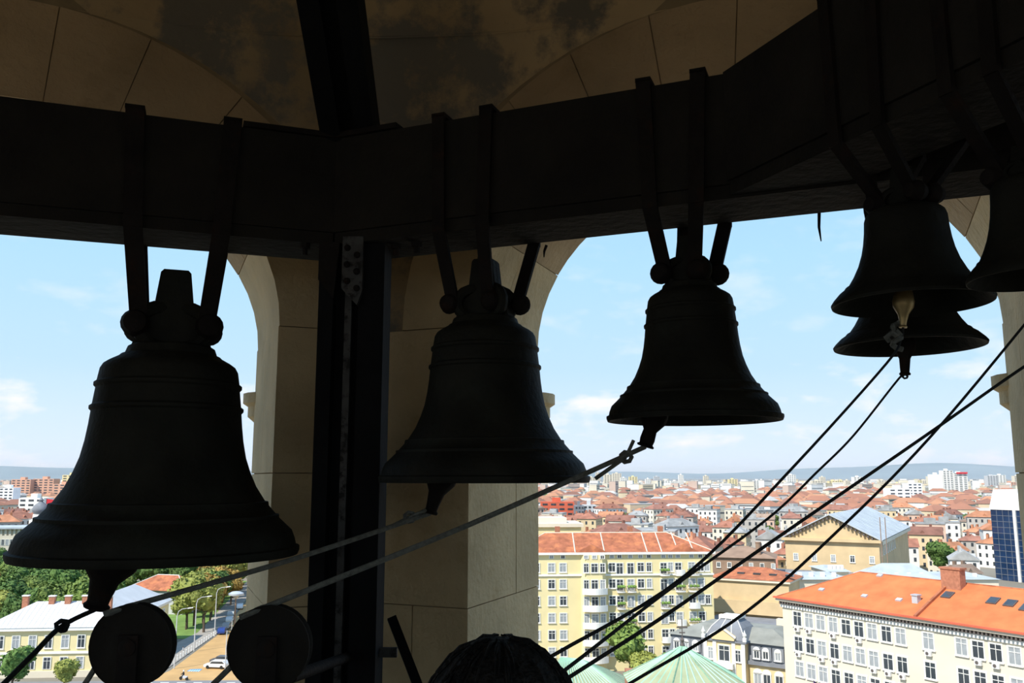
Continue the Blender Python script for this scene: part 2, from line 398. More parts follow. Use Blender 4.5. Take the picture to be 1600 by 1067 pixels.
def bell(label, px, py, rpx, line_p, d, n, hs, straps, clap, prof=PROF, zb=ZB, zt=ZT, seg=64, canons=True, group=None):
    mid = line_p + n * (BT / 2)
    c = vplane(px, py, mid, n); dep = c.y * cs + c.z * sn; r = rpx / F * dep
    e_ = empty('bronze_bell', c, 0, label=label, cat='bell', group=group)
    top = prof[-1][1] * r * hs
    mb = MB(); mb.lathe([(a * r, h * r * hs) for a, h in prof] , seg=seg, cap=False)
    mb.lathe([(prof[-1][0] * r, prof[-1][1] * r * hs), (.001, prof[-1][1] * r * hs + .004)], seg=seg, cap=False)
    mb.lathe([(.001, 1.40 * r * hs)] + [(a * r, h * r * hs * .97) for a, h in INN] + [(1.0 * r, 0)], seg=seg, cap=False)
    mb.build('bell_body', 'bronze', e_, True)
    d3, n3 = Vector((d.x, d.y, 0)), Vector((n.x, n.y, 0))
    if d3.x < 0: d3 = -d3
    # crown: central tongue with four canon loops
    ch = max(.05, min(.42 * r, (zb - c.z) - top - .01)) if not canons else .60 * r
    mb = MB(); M = basis((0, 0, top - .005), d3, n3, Vector((0, 0, 1)))
    w0, w1 = .15 * r, .11 * r
    poly = [(-w0 * 1.9, 0), (w0 * 1.9, 0), (w0 * 1.5, ch * .3), (w0, ch * .42), (w1, ch * .96), (w1 * .8, ch), (-w1 * .8, ch), (-w1, ch * .96), (-w0, ch * .42), (-w0 * 1.5, ch * .3)]
    mb.prism([M @ Vector((x, -.09 * r, z)) for x, z in poly], n3 * (.18 * r))
    cr_ = mb.build('crown', 'bronze', e_)
    for a in (30, 150, 210, 330):
        u = d3 * math.cos(R(a)) + n3 * math.sin(R(a))
        mb = MB(); pts = [u * (.09 * r + .19 * r * math.sin(R(t))) + Vector((0, 0, top + .15 * r * (1 - math.cos(R(t))) - .004)) for t in range(0, 181, 20)]
        mb.tube(pts, .055 * r, 8); mb.build('canon', 'bronze', cr_, True)
    # iron straps slung over the beam
    for (du_t, du_b, side) in straps:
        mb = MB(); w_ = max(.027 if r > .28 else .02, .066 * r); th = .008
        off = -(BT / 2 + .012) * side
        zt_l = zt - c.z + .022; zl = top + .17 * r
        a = d3 * du_t + n3 * off + Vector((0, 0, zt_l)); b = d3 * du_b + n3 * (-.16 * r * side) + Vector((0, 0, zl))
        k_ = d3 * (du_t * .62 + du_b * .38) + n3 * off + Vector((0, 0, zb - c.z - .01))
        def ribbon(p, q, ww0, ww1):
            dv = (q - p).normalized(); wv = d3; tv = dv.cross(wv).normalized() * th
            mb.add([p - wv * ww0 - tv, p + wv * ww0 - tv, p + wv * ww0 + tv, p - wv * ww0 + tv, q - wv * ww1 - tv, q + wv * ww1 - tv, q + wv * ww1 + tv, q - wv * ww1 + tv],
                   [(3, 2, 1, 0), (4, 5, 6, 7), (0, 1, 5, 4), (1, 2, 6, 5), (2, 3, 7, 6), (3, 0, 4, 7)])
        ribbon(a, k_, w_, w_); ribbon(k_ + (a - k_).normalized() * .01, b, w_, w_ * .95)
        t0 = a + Vector((0, 0, .0)); t1 = d3 * du_t + Vector((0, 0, zt_l))
        ribbon(t0 - n3 * side * .008, t1, w_ * 1.05, w_ * 1.05)
        st = mb.build('strap', 'iron', e_)
        mb = MB(); mb.lathe([(.02, -w_ * 1.4), (w_ * 1.2, -w_ * 1.1), (w_ * 1.6, 0), (w_ * 1.2, w_ * 1.1), (.02, w_ * 1.4)], b - Vector((0, 0, .012)) + d3 * (.012 if du_b > 0 else -.012), n3, 16); mb.build('boss', 'iron', st, True)
    # clapper: rod, ball and tail below the lip
    tip = clap['tip']; tip = at_depth(tip[0], tip[1], dep + clap.get('dd', 0)) - c
    pv = Vector((0, 0, 1.32 * r * hs)); ax = (tip - pv); ln = ax.length
    tl = clap['tail'] ; rb = clap['r'] * r; rt = clap.get('rt', .3) * rb
    mb = MB(); mb.lathe([(.02 * r, 0), (.05 * r, .02 * ln), (.05 * r, ln - tl * 1.9), (rb * .8, ln - tl * 1.5), (rb, ln - tl * 1.1), (rb * .92, ln - tl * .85), (rb * .5, ln - tl * .55), (rt * 1.1, ln - tl * .25), (rt, ln - tl * .1), (rt * 1.3, ln - tl * .05), (rt * 1.2, ln)], pv, ax, 16)
    mb.build('clapper', clap.get('mat', 'iron'), e_, True)
    return e_, c + tip, c, r
S4 = lambda a, b: [(-a, -b, 1), (a, b, 1), (-a, -b, -1), (a, b, -1)]
_, tip1, c1, r1 = bell('largest dark bronze bell hanging in front of the arch over the park', 249, 868, 210, Pv, dA, nA, 1.03, S4(.185, .125), dict(tip=(150, 950), tail=.19, r=.21, rt=.36))
_, tip2, c2, r2 = bell('dark bronze bell hanging beside the steel post, in front of the stone pillar', 757, 754, 163, Pv, dB, nB, 1.05, [(-.135, -.115, 1), (.075, .04, 1), (-.09, -.06, -1), (.165, .115, -1)], dict(tip=(672, 802), tail=.15, r=.16, rt=.35))
_, tip3, c3, r3 = bell('dark bronze bell hanging alone against the sky from the long beam', 1084, 658, 134, Pv, dB, nB, 1.07, [(-.115, -.080, 1), (.085, .03, 1), (-.05, -.03, -1), (.13, .085, -1)], dict(tip=(1008, 698), tail=.11, r=.16, rt=.5))
_, tip4, c4, r4 = bell('small dark bell with pale rope knotted to its brass clapper, in front of another', 1424, 476, 117, Qv, dC, nC, .93, S4(.09, .06), dict(tip=(1411, 512), tail=.07, r=.14, rt=.3, mat='brass'), PLAIN, ZB + .01, ZT + .004)
_, tip5, c5, r5 = bell('small dark bell half hidden behind the small bell with the brass clapper', 1420, 543, 110, Pv, dB, nB, .80, S4(.10, .07), dict(tip=(1414, 586), tail=.10, r=.15, rt=.4), PLAIN, canons=False)
_, tip6, c6, r6 = bell('smallest dark bell overlapping the rim of the bell with the brass clapper', 1614, 437, 93, Qv, dC, nC, 1.25, S4(.07, .05), dict(tip=(1640, 452), tail=.05, r=.14, rt=.4), PLAIN, ZB + .01, ZT + .004)
# ---------------------------------------------------------------- ropes
def rope(pts, r, label, m='rope', knots=(), tails=()):
    e_ = empty('bell_rope', pts[0], 0, label=label, cat='rope')
    o = Vector(pts[0]); P_ = [Vector(p) - o for p in pts]
    # smooth by Catmull-Rom
    q = []
    for i in range(len(P_) - 1):
        p0, p1, p2, p3 = P_[max(i - 1, 0)], P_[i], P_[i + 1], P_[min(i + 2, len(P_) - 1)]
        for t in [k / 6 for k in range(6)]:
            q.append(.5 * ((2 * p1) + (p2 - p0) * t + (2 * p0 - 5 * p1 + 4 * p2 - p3) * t * t + (3 * p1 - p0 - 3 * p2 + p3) * t ** 3))
    q.append(P_[-1])
    mb = MB(); mb.tube(q, r, 8); mb.build('cord', m, e_, True)
    for k in knots:
        k = Vector(k) - o; mb = MB()
        mb.tube([k + Vector((r * 2.2 * math.cos(t * .9), r * .8 * math.sin(t * 1.7), r * 2.0 * math.sin(t * .9))) for t in range(0, 15)], r * .95, 6); mb.build('knot', m, e_, True)
    for tl in tails:
        mb = MB(); mb.tube([Vector(p) - o for p in tl], r * .8, 6); mb.build('loose_end', m, e_, True)
    return e_
PD = 2.62
pc1, pc2 = at_depth(208, 1008, PD), at_depth(422, 1010, PD); PR = 64 / F * PD
dep = lambda p: p.y * cs + p.z * sn
rope([tip1 + Vector((.01, 0, 0)), at_depth(97, 978, 3.2), at_depth(52, 1022, 3.0), at_depth(8, 1066, 2.85), at_depth(-60, 1135, 2.6)], .0095, 'rope tied to the clapper of the largest bell', 'rope_dark', [at_depth(97, 978, 3.2), tip1 + Vector((0, -.02, .02))])
def over_pulley(pc, start, a_in, a_out, exit_px, label, knots, tails, r=.009):
    ex = Vector((1, 0, 0)); ez = Vector((0, -.1, 1)).normalized(); rr = PR * .93
    arc = [pc + (ex * math.cos(R(a)) + ez * math.sin(R(a))) * rr for a in range(a_in, a_out + 1, 12)]
    rope([start, start.lerp(arc[0], .5) - Vector((0, 0, .012)), *arc, exit_px], r, label, 'rope', knots, tails)
k2 = at_depth(640, 808, dep(tip2) - .02)
over_pulley(pc1, tip2, 110, 206, at_depth(105, 1110, PD), 'pale cord from the bell by the steel post down to a pulley', [k2], [[k2, at_depth(612, 822, dep(tip2) - .05)], [k2, at_depth(665, 797, dep(tip2) - .05)]])
k3 = at_depth(978, 714, dep(tip3) - .02)
over_pulley(pc2, tip3, 108, 210, at_depth(300, 1100, PD), 'pale cord from the lone bell on the long beam down to a pulley', [k3], [[k3, at_depth(930, 748, dep(tip3) - .03)], [k3, at_depth(990, 688, dep(tip3) - .03)]])
kn4 = at_depth(1402, 525, dep(tip4))
rope([tip4, at_depth(1408, 530, dep(tip4)), at_depth(1385, 568, 2.35), at_depth(1240, 729, 2.1), at_depth(1072, 898, 1.8), at_depth(862, 1025, 1.5), at_depth(760, 1085, 1.4)], .0034, 'thin rope knotted pale to the brass clapper of the small front bell', 'rope_dark', [], [])
kk = empty('rope_knot', kn4, 0, label='pale cord bundle wound round the brass clapper', cat='knot')
mb = MB(); mb.tube([Vector((.016 * math.cos(t), .012 * math.sin(t * 1.3), .045 - t * .007)) for t in range(0, 13)], .008, 6); mb.build('winding', 'rope', kk, True)
mb = MB(); mb.tube([(0, 0, .0), (-.02, -.01, .008), (-.032, 0, -.004), (-.02, .01, -.012)], .008, 6); mb.build('bow', 'rope', kk, True)
rope([tip5, at_depth(1404, 592, dep(tip5)), at_depth(1334, 680, 2.8), at_depth(1276, 738, 2.6), at_depth(1200, 810, 2.4), at_depth(1043, 923, 2.0), at_depth(885, 1045, 1.6), at_depth(800, 1105, 1.45)], .0036, 'thin rope from the clapper of the half hidden small bell', 'rope_dark', [tip5 + Vector((0, 0, -.004))])
rope([at_depth(1760, 470, 2.1), at_depth(1600, 573, 2.0), at_depth(1447, 680, 1.9), at_depth(1200, 850, 1.75), at_depth(1043, 959, 1.6), at_depth(894, 1055, 1.45), at_depth(800, 1115, 1.4)], .0036, 'thin dark rope crossing the view, stretched from beyond the smallest bell, the flatter of two', 'rope_dark')
rope([at_depth(1690, 395, 2.1), at_depth(1600, 508, 2.0), at_depth(1456, 680, 1.9), at_depth(1323, 816, 1.8), at_depth(1166, 956, 1.65), at_depth(985, 1067, 1.5), at_depth(860, 1140, 1.4)], .0030, 'thin dark rope crossing the view, stretched from beyond the smallest bell, the steeper of two', 'rope_dark')
# ---------------------------------------------------------------- pulleys on a low rail
for pc, lb in ((pc1, 'rope pulley carrying the cord of the bell by the steel post'), (pc2, 'rope pulley carrying the cord of the lone bell on the long beam')):
    e_ = empty('rope_pulley', pc, 0, label=lb, cat='pulley')
    mb = MB(); ax = Vector((0, -1, 0))
    mb.lathe([(.02, -.022), (PR * .5, -.020), (PR * .62, -.014), (PR * .94, -.018), (PR, -.024), (PR, -.016), (PR * .9, 0), (PR, .016), (PR, .024), (PR * .94, .018), (PR * .62, .014), (PR * .5, .020), (.02, .022)], (0, 0, 0), ax, 40); mb.build('wheel', 'timber', e_, True)
    mb = MB(); mb.lathe([(.026, -.05), (.026, .045), (.018, .05)], (0, 0, 0), ax, 14); mb.build('axle', 'iron', e_, True)
    for s_ in (-1, 1):
        mb = MB(); mb.box(-.03, .03, s_ * .036 - .005, s_ * .036 + .005, -.42, .035); mb.build('fork_cheek', 'iron', e_)
rail_y = pc1.y
rl = empty('pulley_rail', (pc1.x, rail_y, FLOOR), 0, label='low timber rail on legs carrying the two rope pulleys', cat='rail')
zr = pc1.z - .42 - FLOOR
mb = MB(); mb.box(-.5, pc2.x - pc1.x + .35, -.06, .06, zr - .10, zr + .03); mb.build('rail', 'timber', rl)
for x in (-.42, pc2.x - pc1.x + .27):
    mb = MB(); mb.box(x - .04, x + .04, -.05, .05, 0, zr - .10); mb.build('leg', 'timber', rl)
# pipe and brace at the foot of the steel post
a, b = at_depth(455, 1058, 2.75), at_depth(560, 1020, 3.5); mb = MB(); mb.tube([a, b, b + (b - a) * .08], .020, 10)
tag(mb.build('iron_pipe', 'iron', None, True), 'rusty pipe running from the steel post to the pulley rail', 'pipe')
mb = MB(); p = at_depth(612, 965, 3.72); q_ = at_depth(668, 1110, 3.55); mb.tube([p, q_, q_ + (q_ - p) * 1.4], .028, 4); tag(mb.build('brace', 'steel'), 'dark slanting strut leaning from the floor against the steel post', 'brace')
cl = empty('pipe_clamp', at_depth(562, 1019, 3.46), 0, label='steel clamp around the post where the pipe meets it', cat='clamp')
mb = MB(); mb.box(-.01, .15, -.012, .012, -.018, .018); mb.build('band', 'steel_bare', cl)
mb = MB(); M = Matrix.Rotation(R(22), 4, 'Y'); mb.box(-.13, -.07, -.02, .012, -.022, .022, Matrix.Translation((0, 0, .03)) @ M @ Matrix.Translation((0, 0, -.035))); mb.build('lug', 'steel_bare', cl)
# ---------------------------------------------------------------- the person in front: only the crown of the head shows
hd = at_depth(781, 1226, .83)                   # head centre
per = empty('person', (hd.x, hd.y, FLOOR), 0, label='dark haired person in a dark jacket looking out towards the city', cat='person')
hz = hd.z - FLOOR
def skin_body(name, joints, edges, m, parent, sub=2):
    me = bpy.data.meshes.new(name); me.from_pydata([j[0] for j in joints], edges, []); o = link(name, me, parent)
    me.materials.append(MT[m]); md = o.modifiers.new('skin', 'SKIN'); md.use_smooth_shade = True
    if not me.skin_vertices: 
        bpy.context.view_layer.update()
    for i, j in enumerate(joints):
        sv = me.skin_vertices[0].data[i]; sv.radius = j[1] if isinstance(j[1], tuple) else (j[1], j[1]); sv.use_root = (i == 0)
    s_ = o.modifiers.new('sub', 'SUBSURF'); s_.levels = s_.render_levels = sub
    return o
neck = hz - .13
J = [((0, -.02, .90), (.15, .11)), ((0, -.02, 1.08), (.14, .10)), ((0, -.03, neck - .16), (.17, .11)), ((0, -.02, neck - .05), (.07, .07)), ((0, -.01, neck + .03), (.055, .06)),
     ((-.17, -.03, neck - .11), .06), ((-.24, -.02, neck - .38), .045), ((-.20, .16, neck - .55), .034), ((-.19, .22, neck - .58), (.028, .016)),
     ((.17, -.03, neck - .11), .06), ((.24, -.02, neck - .38), .045), ((.20, .16, neck - .55), .034), ((.19, .22, neck - .58), (.028, .016)),
     ((-.09, -.02, .82), .09), ((-.10, 0, .46), .06), ((-.10, -.03, .08), .045), ((-.11, .10, .04), .038),
     ((.09, -.02, .82), .09), ((.10, 0, .46), .06), ((.10, -.03, .08), .045), ((.11, .10, .04), .038)]
E_ = [(0, 1), (1, 2), (2, 3), (3, 4), (2, 5), (5, 6), (6, 7), (7, 8), (2, 9), (9, 10), (10, 11), (11, 12), (0, 13), (13, 14), (14, 15), (15, 16), (0, 17), (17, 18), (18, 19), (19, 20)]
try: skin_body('body', J, E_, 'jacket', per)
except Exception as ex: print('skin failed', ex)
for sx_ in (-1, 1):
    for k in range(5):
        b0 = Vector((sx_ * (.19 + (k - 2) * .012), .235, neck - .585)); mb = MB()
        if k == 0: pts = [Vector((sx_ * .165, .215, neck - .575)), Vector((sx_ * .15, .235, neck - .59)), Vector((sx_ * .15, .255, neck - .61))]
        else: pts = [b0, b0 + Vector((0, .035, -.012)), b0 + Vector((0, .05 + .006 * (2 - abs(k - 2)), -.04)), b0 + Vector((0, .045, -.062))]
        mb.tube(pts, [.009, .0085, .008, .006][:len(pts)], 8); mb.build('finger', 'skin', per, True)
def blob(rx, ry, rz_, c, fn=None, nu=28, nv=18):
    mb = MB(); vs_ = []; fs = []
    for i in range(nv + 1):
        th = math.pi * i / nv
        for k in range(nu):
            ph = 2 * math.pi * k / nu; p = Vector((math.sin(th) * math.cos(ph), math.sin(th) * math.sin(ph), math.cos(th)))
            s = fn(p) if fn else 1; vs_.append(Vector(c) + Vector((p.x * rx * s, p.y * ry * s, p.z * rz_ * s)))
    for i in range(nv):
        for k in range(nu): fs.append((i * nu + k, (i + 1) * nu + k, (i + 1) * nu + (k + 1) % nu, i * nu + (k + 1) % nu))
    return mb.add(vs_, fs)
hob = blob(.072, .092, .115, (0, 0, hz), lambda p: 1 - .12 * max(0, -p.z) * abs(p.x) + .0).build('head', 'skin', per, True)
blob(.014, .022, .022, (0, .093, hz - .025)).build('nose', 'skin', hob, True)
for s_ in (-1, 1):
    blob(.009, .02, .032, (s_ * .074, -.005, hz - .01)).build('ear', 'skin', hob, True)
    blob(.013, .008, .008, (s_ * .031, .083, hz + .005)).build('eye', 'paint_white', hob, True)
blob(.024, .007, .007, (0, .086, hz - .062)).build('mouth', 'brick_red', hob, True)
rr_ = random.Random(5)
hm = blob(.090, .106, .128, (0, -.008, hz + .010), lambda p: (1 + .005 * math.sin(9 * p.x + 4 * p.z) + .002 * math.sin(31 * p.y)) * (.80 if (p.y > .45 and p.z < .45) else (.82 if p.z < -.45 else 1)), 40, 26)
ho = hm.build('hair', 'hair', per, True)
st = MB()
for i in range(150):
    a = rr_.uniform(0, 6.283); el_ = rr_.uniform(.35, 1.5)
    f = lambda el_, r_: Vector((.091 * r_ * math.cos(el_) * math.cos(a), -.008 + .107 * r_ * math.cos(el_) * math.sin(a), hz + .010 + .129 * r_ * math.sin(el_)))
    st.tube([f(el_, .995), f(el_ - .18, 1.012), f(el_ - .38, 1.006)], [.0012, .0014, .0006], 4)
so = st.build('hair_strands', 'hair', ho); so['kind'] = 'stuff'
# ================================================================ TOWN
G = -38.0
gm = MB(); gm.add([(-30000, 60, G), (30000, 60, G), (30000, 40000, G), (-30000, 40000, G)], [(0, 1, 2, 3)])
gm.add([(-300, -300, G - .02), (300, -300, G - .02), (300, 60, G - .02), (-300, 60, G - .02)], [(0, 1, 2, 3)])
struct(gm.build('floor_town_ground', 'ground'))
def gp(x, y, dz=0): return at_Z(x, y, G + dz)
def ground_poly(name, pts, dz, m, label, cat):
    mb = MB(); mb.prism([Vector((p[0], p[1], G - .05)) for p in pts], (0, 0, .05 + dz)); o = mb.build(name, m); tag(o, label, cat, kind='structure'); return o
# hills on the horizon
def hills(name, x0, x1, Y, prof, label):
    mb = MB(); n = 90; vs_ = []; fs = []; rd_ = random.Random(len(name))
    for i in range(n + 1):
        t = i / n; x = x0 + (x1 - x0) * t; h = prof(t)
        vs_ += [(x, Y - 2500, G - 5), (x, Y - 900, G + h * .45 + 20 * math.sin(t * 40)), (x, Y, G + h), (x, Y + 3000, G - 5)]
    for i in range(n):
        for j in range(3): fs.append((4 * i + j, 4 * i + 4 + j, 4 * i + 5 + j, 4 * i + 1 + j))
    mb.add(vs_, fs); o = mb.build(name, 'hills', None, True); tag(o, label, 'hills', kind='structure'); return o
hills('hills', -26000, 2000, 20000, lambda t: 215 + 40 * math.sin(t * 17) + 22 * math.sin(t * 41 + 1) + 60 * math.exp(-((t - .55) / .09) ** 2), 'low blue hills on the horizon')
hills('mountain_range', -2000, 32000, 26000, lambda t: 150 + 240 * math.exp(-((t - .46) / .2) ** 2) + 50 * math.sin(t * 19) + 25 * math.sin(t * 47), 'long blue mountain range on the horizon')
# ---------------------------------------------------------------- windows shared by the near buildings
WIN = {}
def window_meshes(w, h, style='casement', sill=True):
    key = (round(w, 2), round(h, 2), style)
    if key in WIN: return WIN[key]
    f = MB(); s = .10; t = .07
    f.box(-w / 2 - s, -w / 2, -.12, 0, 0, h); f.box(w / 2, w / 2 + s, -.12, 0, 0, h); f.box(-w / 2 - s, w / 2 + s, -.12, 0, h, h + s)
    if sill: f.box(-w / 2 - s * 1.6, w / 2 + s * 1.6, -.22, 0, -.14, 0)
    for a, b in ((-w / 2, -w / 2 + t), (w / 2 - t, w / 2), (-t / 2, t / 2)): f.box(a, b, -.09, -.03, 0, h)
    for z in ((0, h * .68, h - t) if style == 'casement' else (0, h - t)): f.box(-w / 2, w / 2, -.09, -.03, z, z + t)
    p = MB(); p.box(-w / 2, w / 2, -.04, -.005, .0, h); p2 = MB(); p2.v, p2.f, p2.mi = list(p.v), list(p.f), list(p.mi)
    if style == 'arched':
        f.prism([(w / 2 * 1.25 * math.cos(R(a)), -.12, h + w / 2 * 1.25 * math.sin(R(a))) for a in range(0, 181, 20)], (0, .12, 0))
    WIN[key] = (f.mesh('window', 'white_trim'), p.mesh('pane', 'glass_dark'), p2.mesh('pane', 'glass_pale')); return WIN[key]
WR = random.Random(31)
class Bld:
    """x along the front, y backwards, z up from the ground"""
    def __init__(s, name, label, p0, p1, cat='building'):
        p0, p1 = Vector((p0[0], p0[1], 0)), Vector((p1[0], p1[1], 0)); s.d = (p1 - p0).normalized(); s.L = (p1 - p0).length; s.p0 = p0
        s.n = Vector((-s.d.y, s.d.x, 0)); s.rz = math.atan2(s.d.y, s.d.x)
        s.e = empty(name, (p0.x, p0.y, G), s.rz, label=label, cat=cat)
    def loc(s, x, y, yo=0):                       # pixel on the front plane to local x, z
        p = at_plane(x, y, s.p0 + s.n * yo, s.n); return (p - s.p0).dot(s.d), p.z - G
    def part(s, mb, name, m, parent=None, smooth=False): return mb.build(name, m, parent or s.e, smooth)
    def box(s, name, m, *a, parent=None): return MB().box(*a).build(name, m, parent or s.e)
    def win(s, x, z, w, h, style='casement', y=0, rz=0, sill=True):
        f, p, p2 = window_meshes(w, h, style, sill); o = link('window', f, s.e, (x, y, z), rz); link('pane', p2 if WR.random() < .45 else p, o); return o
    def hip(s, x0, x1, y0, y1, z0, rise, m, ov=.6, name='roof', inset=None, ridge_cap=None):
        a, b, c, d = x0 - ov, x1 + ov, y0 - ov, y1 + ov; i = inset if inset is not None else (d - c) / 2
        mb = MB(); ym = (c + d) / 2
        mb.add([(a, c, z0), (b, c, z0), (b, d, z0), (a, d, z0), (a + i, ym, z0 + rise), (b - i, ym, z0 + rise)], [(0, 1, 5, 4), (1, 2, 5), (2, 3, 4, 5), (3, 0, 4), (3, 2, 1, 0)])
        r_ = mb.build(name, m, s.e)
        if ridge_cap:
            for p, q in (((a, c, z0), (a + i, ym, z0 + rise)), ((b, c, z0), (b - i, ym, z0 + rise)), ((a + i, ym, z0 + rise), (b - i, ym, z0 + rise))):
                MB().tube([p, q], .11, 6).build('ridge_tiles', ridge_cap, r_)
        return r_
def seams(b, roof, p, q, r_, s_, n, m='copper_seam', w=.05):    # standing seams: lines from edge p-q to edge r-s
    p, q, r_, s_ = map(Vector, (p, q, r_, s_))
    for k in range(n + 1):
        t = k / n; MB().tube([p.lerp(q, t), r_.lerp(s_, t)], w, 4).build('seam', m, roof)

# --- yellow apartment block
YB = 178
p0 = at_Y(800, 900, YB); p1 = at_Y(1114, 900, YB + 3)
b = Bld('apartment_block', 'yellow apartment block with white bowed balconies and orange tiled roof', p0, p1)
ze = b.loc(1000, 865)[1]; D = 15
b.box('wall', 'yellow_wall', 0, b.L, 0, D, 0, ze)
b.box('cornice', 'white_trim', -.5, b.L + .5, -.6, D + .5, ze - .1, ze + .35)
rows = [b.loc(1000, y)[1] for y in (893, 918.5, 944.5, 971, 997.5, 1024)]; atz = b.loc(1000, 872)[1]
b.box('string_course', 'white_trim', -.15, b.L + .15, -.25, 0, rows[0] - .75, rows[0] - .4)
cx = lambda px: b.loc(px, 930)[0]
bx0, bx1 = cx(908), cx(948)
bay = MB(); poly = [(bx0, 0, 0), (bx0 + 1.0, -1.2, 0), (bx1 - 1.0, -1.2, 0), (bx1, 0, 0)]; bay.prism(poly, (0, 0, ze - .1)); b.part(bay, 'bay', 'yellow_wall')
for i, px in enumerate([820, 838, 862, 880, 915, 928, 940.5, 957, 969, 986, 1002, 1015, 1038, 1049, 1061, 1082, 1096, 1106]):
    x = cx(px); yb = -1.2 if 910 < px < 945 else 0
    for j, z in enumerate(rows):
        if px == 1106 and j % 2: continue
        w_ = 1.0 if px in (915, 940.5, 1015, 1049, 1106) else 1.35
        tall = px in (969, 986, 1038, 1061)
        b.win(x, z - (.5 if tall else 0), w_, 2.2 if tall else 1.75, 'casement', yb, sill=not tall)
    b.win(x, atz, .8, .7, 'plain', yb, sill=False)
def balcony(b, x0, x1, z, y0, depth, bow, solid, m='white_trim'):
    e_ = MB(); n = 10; pts = []
    for k in range(n + 1):
        t = k / n; pts.append((x0 + (x1 - x0) * t, y0 - depth - bow * math.sin(math.pi * t)))
    base = [(x0, y0, z - .25)] + [(x, y, z - .25) for x, y in pts] + [(x1, y0, z - .25)]
    e_.prism(base, (0, 0, .25)); o = b.part(e_, 'balcony', m)
    ring = [(x0, y0)] + pts + [(x1, y0)]
    r_ = MB()
    if solid:
        for i in range(len(ring) - 1):
            (xa, ya), (xb, yb) = ring[i], ring[i + 1]
            r_.add([(xa, ya, z), (xb, yb, z), (xb, yb + .12, z), (xa, ya + .12, z), (xa, ya, z + .95), (xb, yb, z + .95), (xb, yb + .12, z + .95), (xa, ya + .12, z + .95)], [(0, 1, 5, 4), (2, 3, 7, 6), (4, 5, 6, 7)])
        b.part(r_, 'parapet', m, o)
    else:
        r_.tube([(x, y, z + .95) for x, y in ring], .05, 5)
        for i in range(len(ring)): r_.tube([(ring[i][0], ring[i][1], z), (ring[i][0], ring[i][1], z + .95)], .035, 4)
        b.part(r_, 'railing', 'dark_trim', o)
        for k in range(3):
            xx = x0 + (x1 - x0) * (k + .5) / 3; blob(.35, .25, .3, (xx, y0 - depth - bow * .6, z + .95), lambda p: 1 + .2 * math.sin(9 * p.x + 7 * p.z), 8, 6).build('planter_greenery', 'grass', o)
    return o
for z in rows[1:]: balcony(b, bx0 + .1, bx1 - .1, z - .75, -1.2, .5, 1.0, True)
for k, (xa, xb, js) in enumerate(((964, 976, (1, 2, 3, 4)), (980, 993, (1, 3)), (1032, 1046, (0, 2, 4, 5)), (1056, 1070, (0, 1, 3, 4)), (1076, 1092, (0, 1, 2, 3)))):
    for j in js: balcony(b, cx(xa), cx(xb), rows[j] - .55, 0, .9, .2, (k + j) % 3 == 0)
rz_ = b.hip(0, b.L, 0, D, ze + .35, 3.4, 'orange_tile', .5, ridge_cap='cream_stone')
for px in (899, 945, 1012, 1035, 1061, 1085):
    x = cx(px); MB().tube([(x, -.45, ze + .40), (x + .6, 7.4, ze + 3.72)], .13, 5).build('roof_hip_strip', 'cream_stone', rz_)
for px in (925, 1070):                        # small cross hips
    x = cx(px); MB().add([(x - 3.2, -.55, ze + .36), (x + 3.2, -.55, ze + .36), (x, 3.2, ze + 2.1), (x, -.1, ze + 1.9)], [(0, 3, 2), (3, 1, 2), (0, 1, 3)]).build('dormer_roof', 'orange_tile', rz_)
for px in (880, 1000, 1050): b.box('chimney', 'brick_red', cx(px) - .5, cx(px) + .5, 8, 9, ze + 2.5, ze + 5.0)
# yellow block standing behind it
b = Bld('apartment_block', 'pale yellow flat roofed block with a cornice just behind the yellow apartment block', at_Y(790, 830, 205), at_Y(908, 830, 206))
zt_ = b.loc(850, 818)[1]; b.box('wall', 'yellow_wall', 0, b.L, 0, 14, 0, zt_ - .8); b.box('cornice', 'cream_stone', -.5, b.L + .5, -.5, 14.5, zt_ - .8, zt_)
b.box('penthouse', 'cream_stone', 4, b.L - 3, 3, 11, zt_, zt_ + 1.2)
# --- green copper roofs
e0 = at_depth(852, 1017, 100); e1 = at_depth(880, 1001, 106); e2 = at_depth(1000, 1043, 98)
b = Bld('church_hall', 'hall with a green standing seam copper roof below the yellow block', at_depth(838, 1100, 88), at_depth(1010, 1100, 88))
zr_ = e1.z - G; zl_ = zr_ - 4.2
b.box('wall', 'brick_red', 0, b.L, 0, 16, 0, zl_)
mb = MB(); A_ = [(-.6, -.6, zl_), (b.L + .6, -.6, zl_), (b.L + .6, 16.6, zl_), (-.6, 16.6, zl_), (3, 8, zr_), (b.L - 6, 8, zr_ - .2)]
mb.add(A_, [(0, 1, 5, 4), (1, 2, 5), (2, 3, 4, 5), (3, 0, 4), (3, 2, 1, 0)]); ro = b.part(mb, 'roof', 'copper_green'); seams(b, ro, A_[0], A_[1], A_[4], A_[5], 18, w=.07)
seams(b, ro, A_[1], A_[2], A_[5], A_[5], 10)
ap = at_depth(1067, 1009, 88)
b = Bld('church_tower', 'pavilion with a green pyramid copper roof and a metal cross finial', (ap.x - 5.6, ap.y - 5.4), (ap.x + 5.6, ap.y - 5.4))
zr_ = ap.z - G; zl_ = zr_ - 3.3
b.box('wall', 'brick_red', .3, b.L - .3, .3, b.L - .3, 0, zl_)
cx_, cy_ = b.L / 2, b.L / 2; mb = MB(); pts = []
for k in range(8):
    a = R(22.5 + 45 * k); pts.append((cx_ + 6.3 * math.cos(a), cy_ + 6.3 * math.sin(a), zl_))
apx = (cx_, cy_, zr_); mb.add(pts + [apx], [(k, (k + 1) % 8, 8) for k in range(8)] + [tuple(range(8))[::-1]]); ro = b.part(mb, 'roof', 'copper_green')
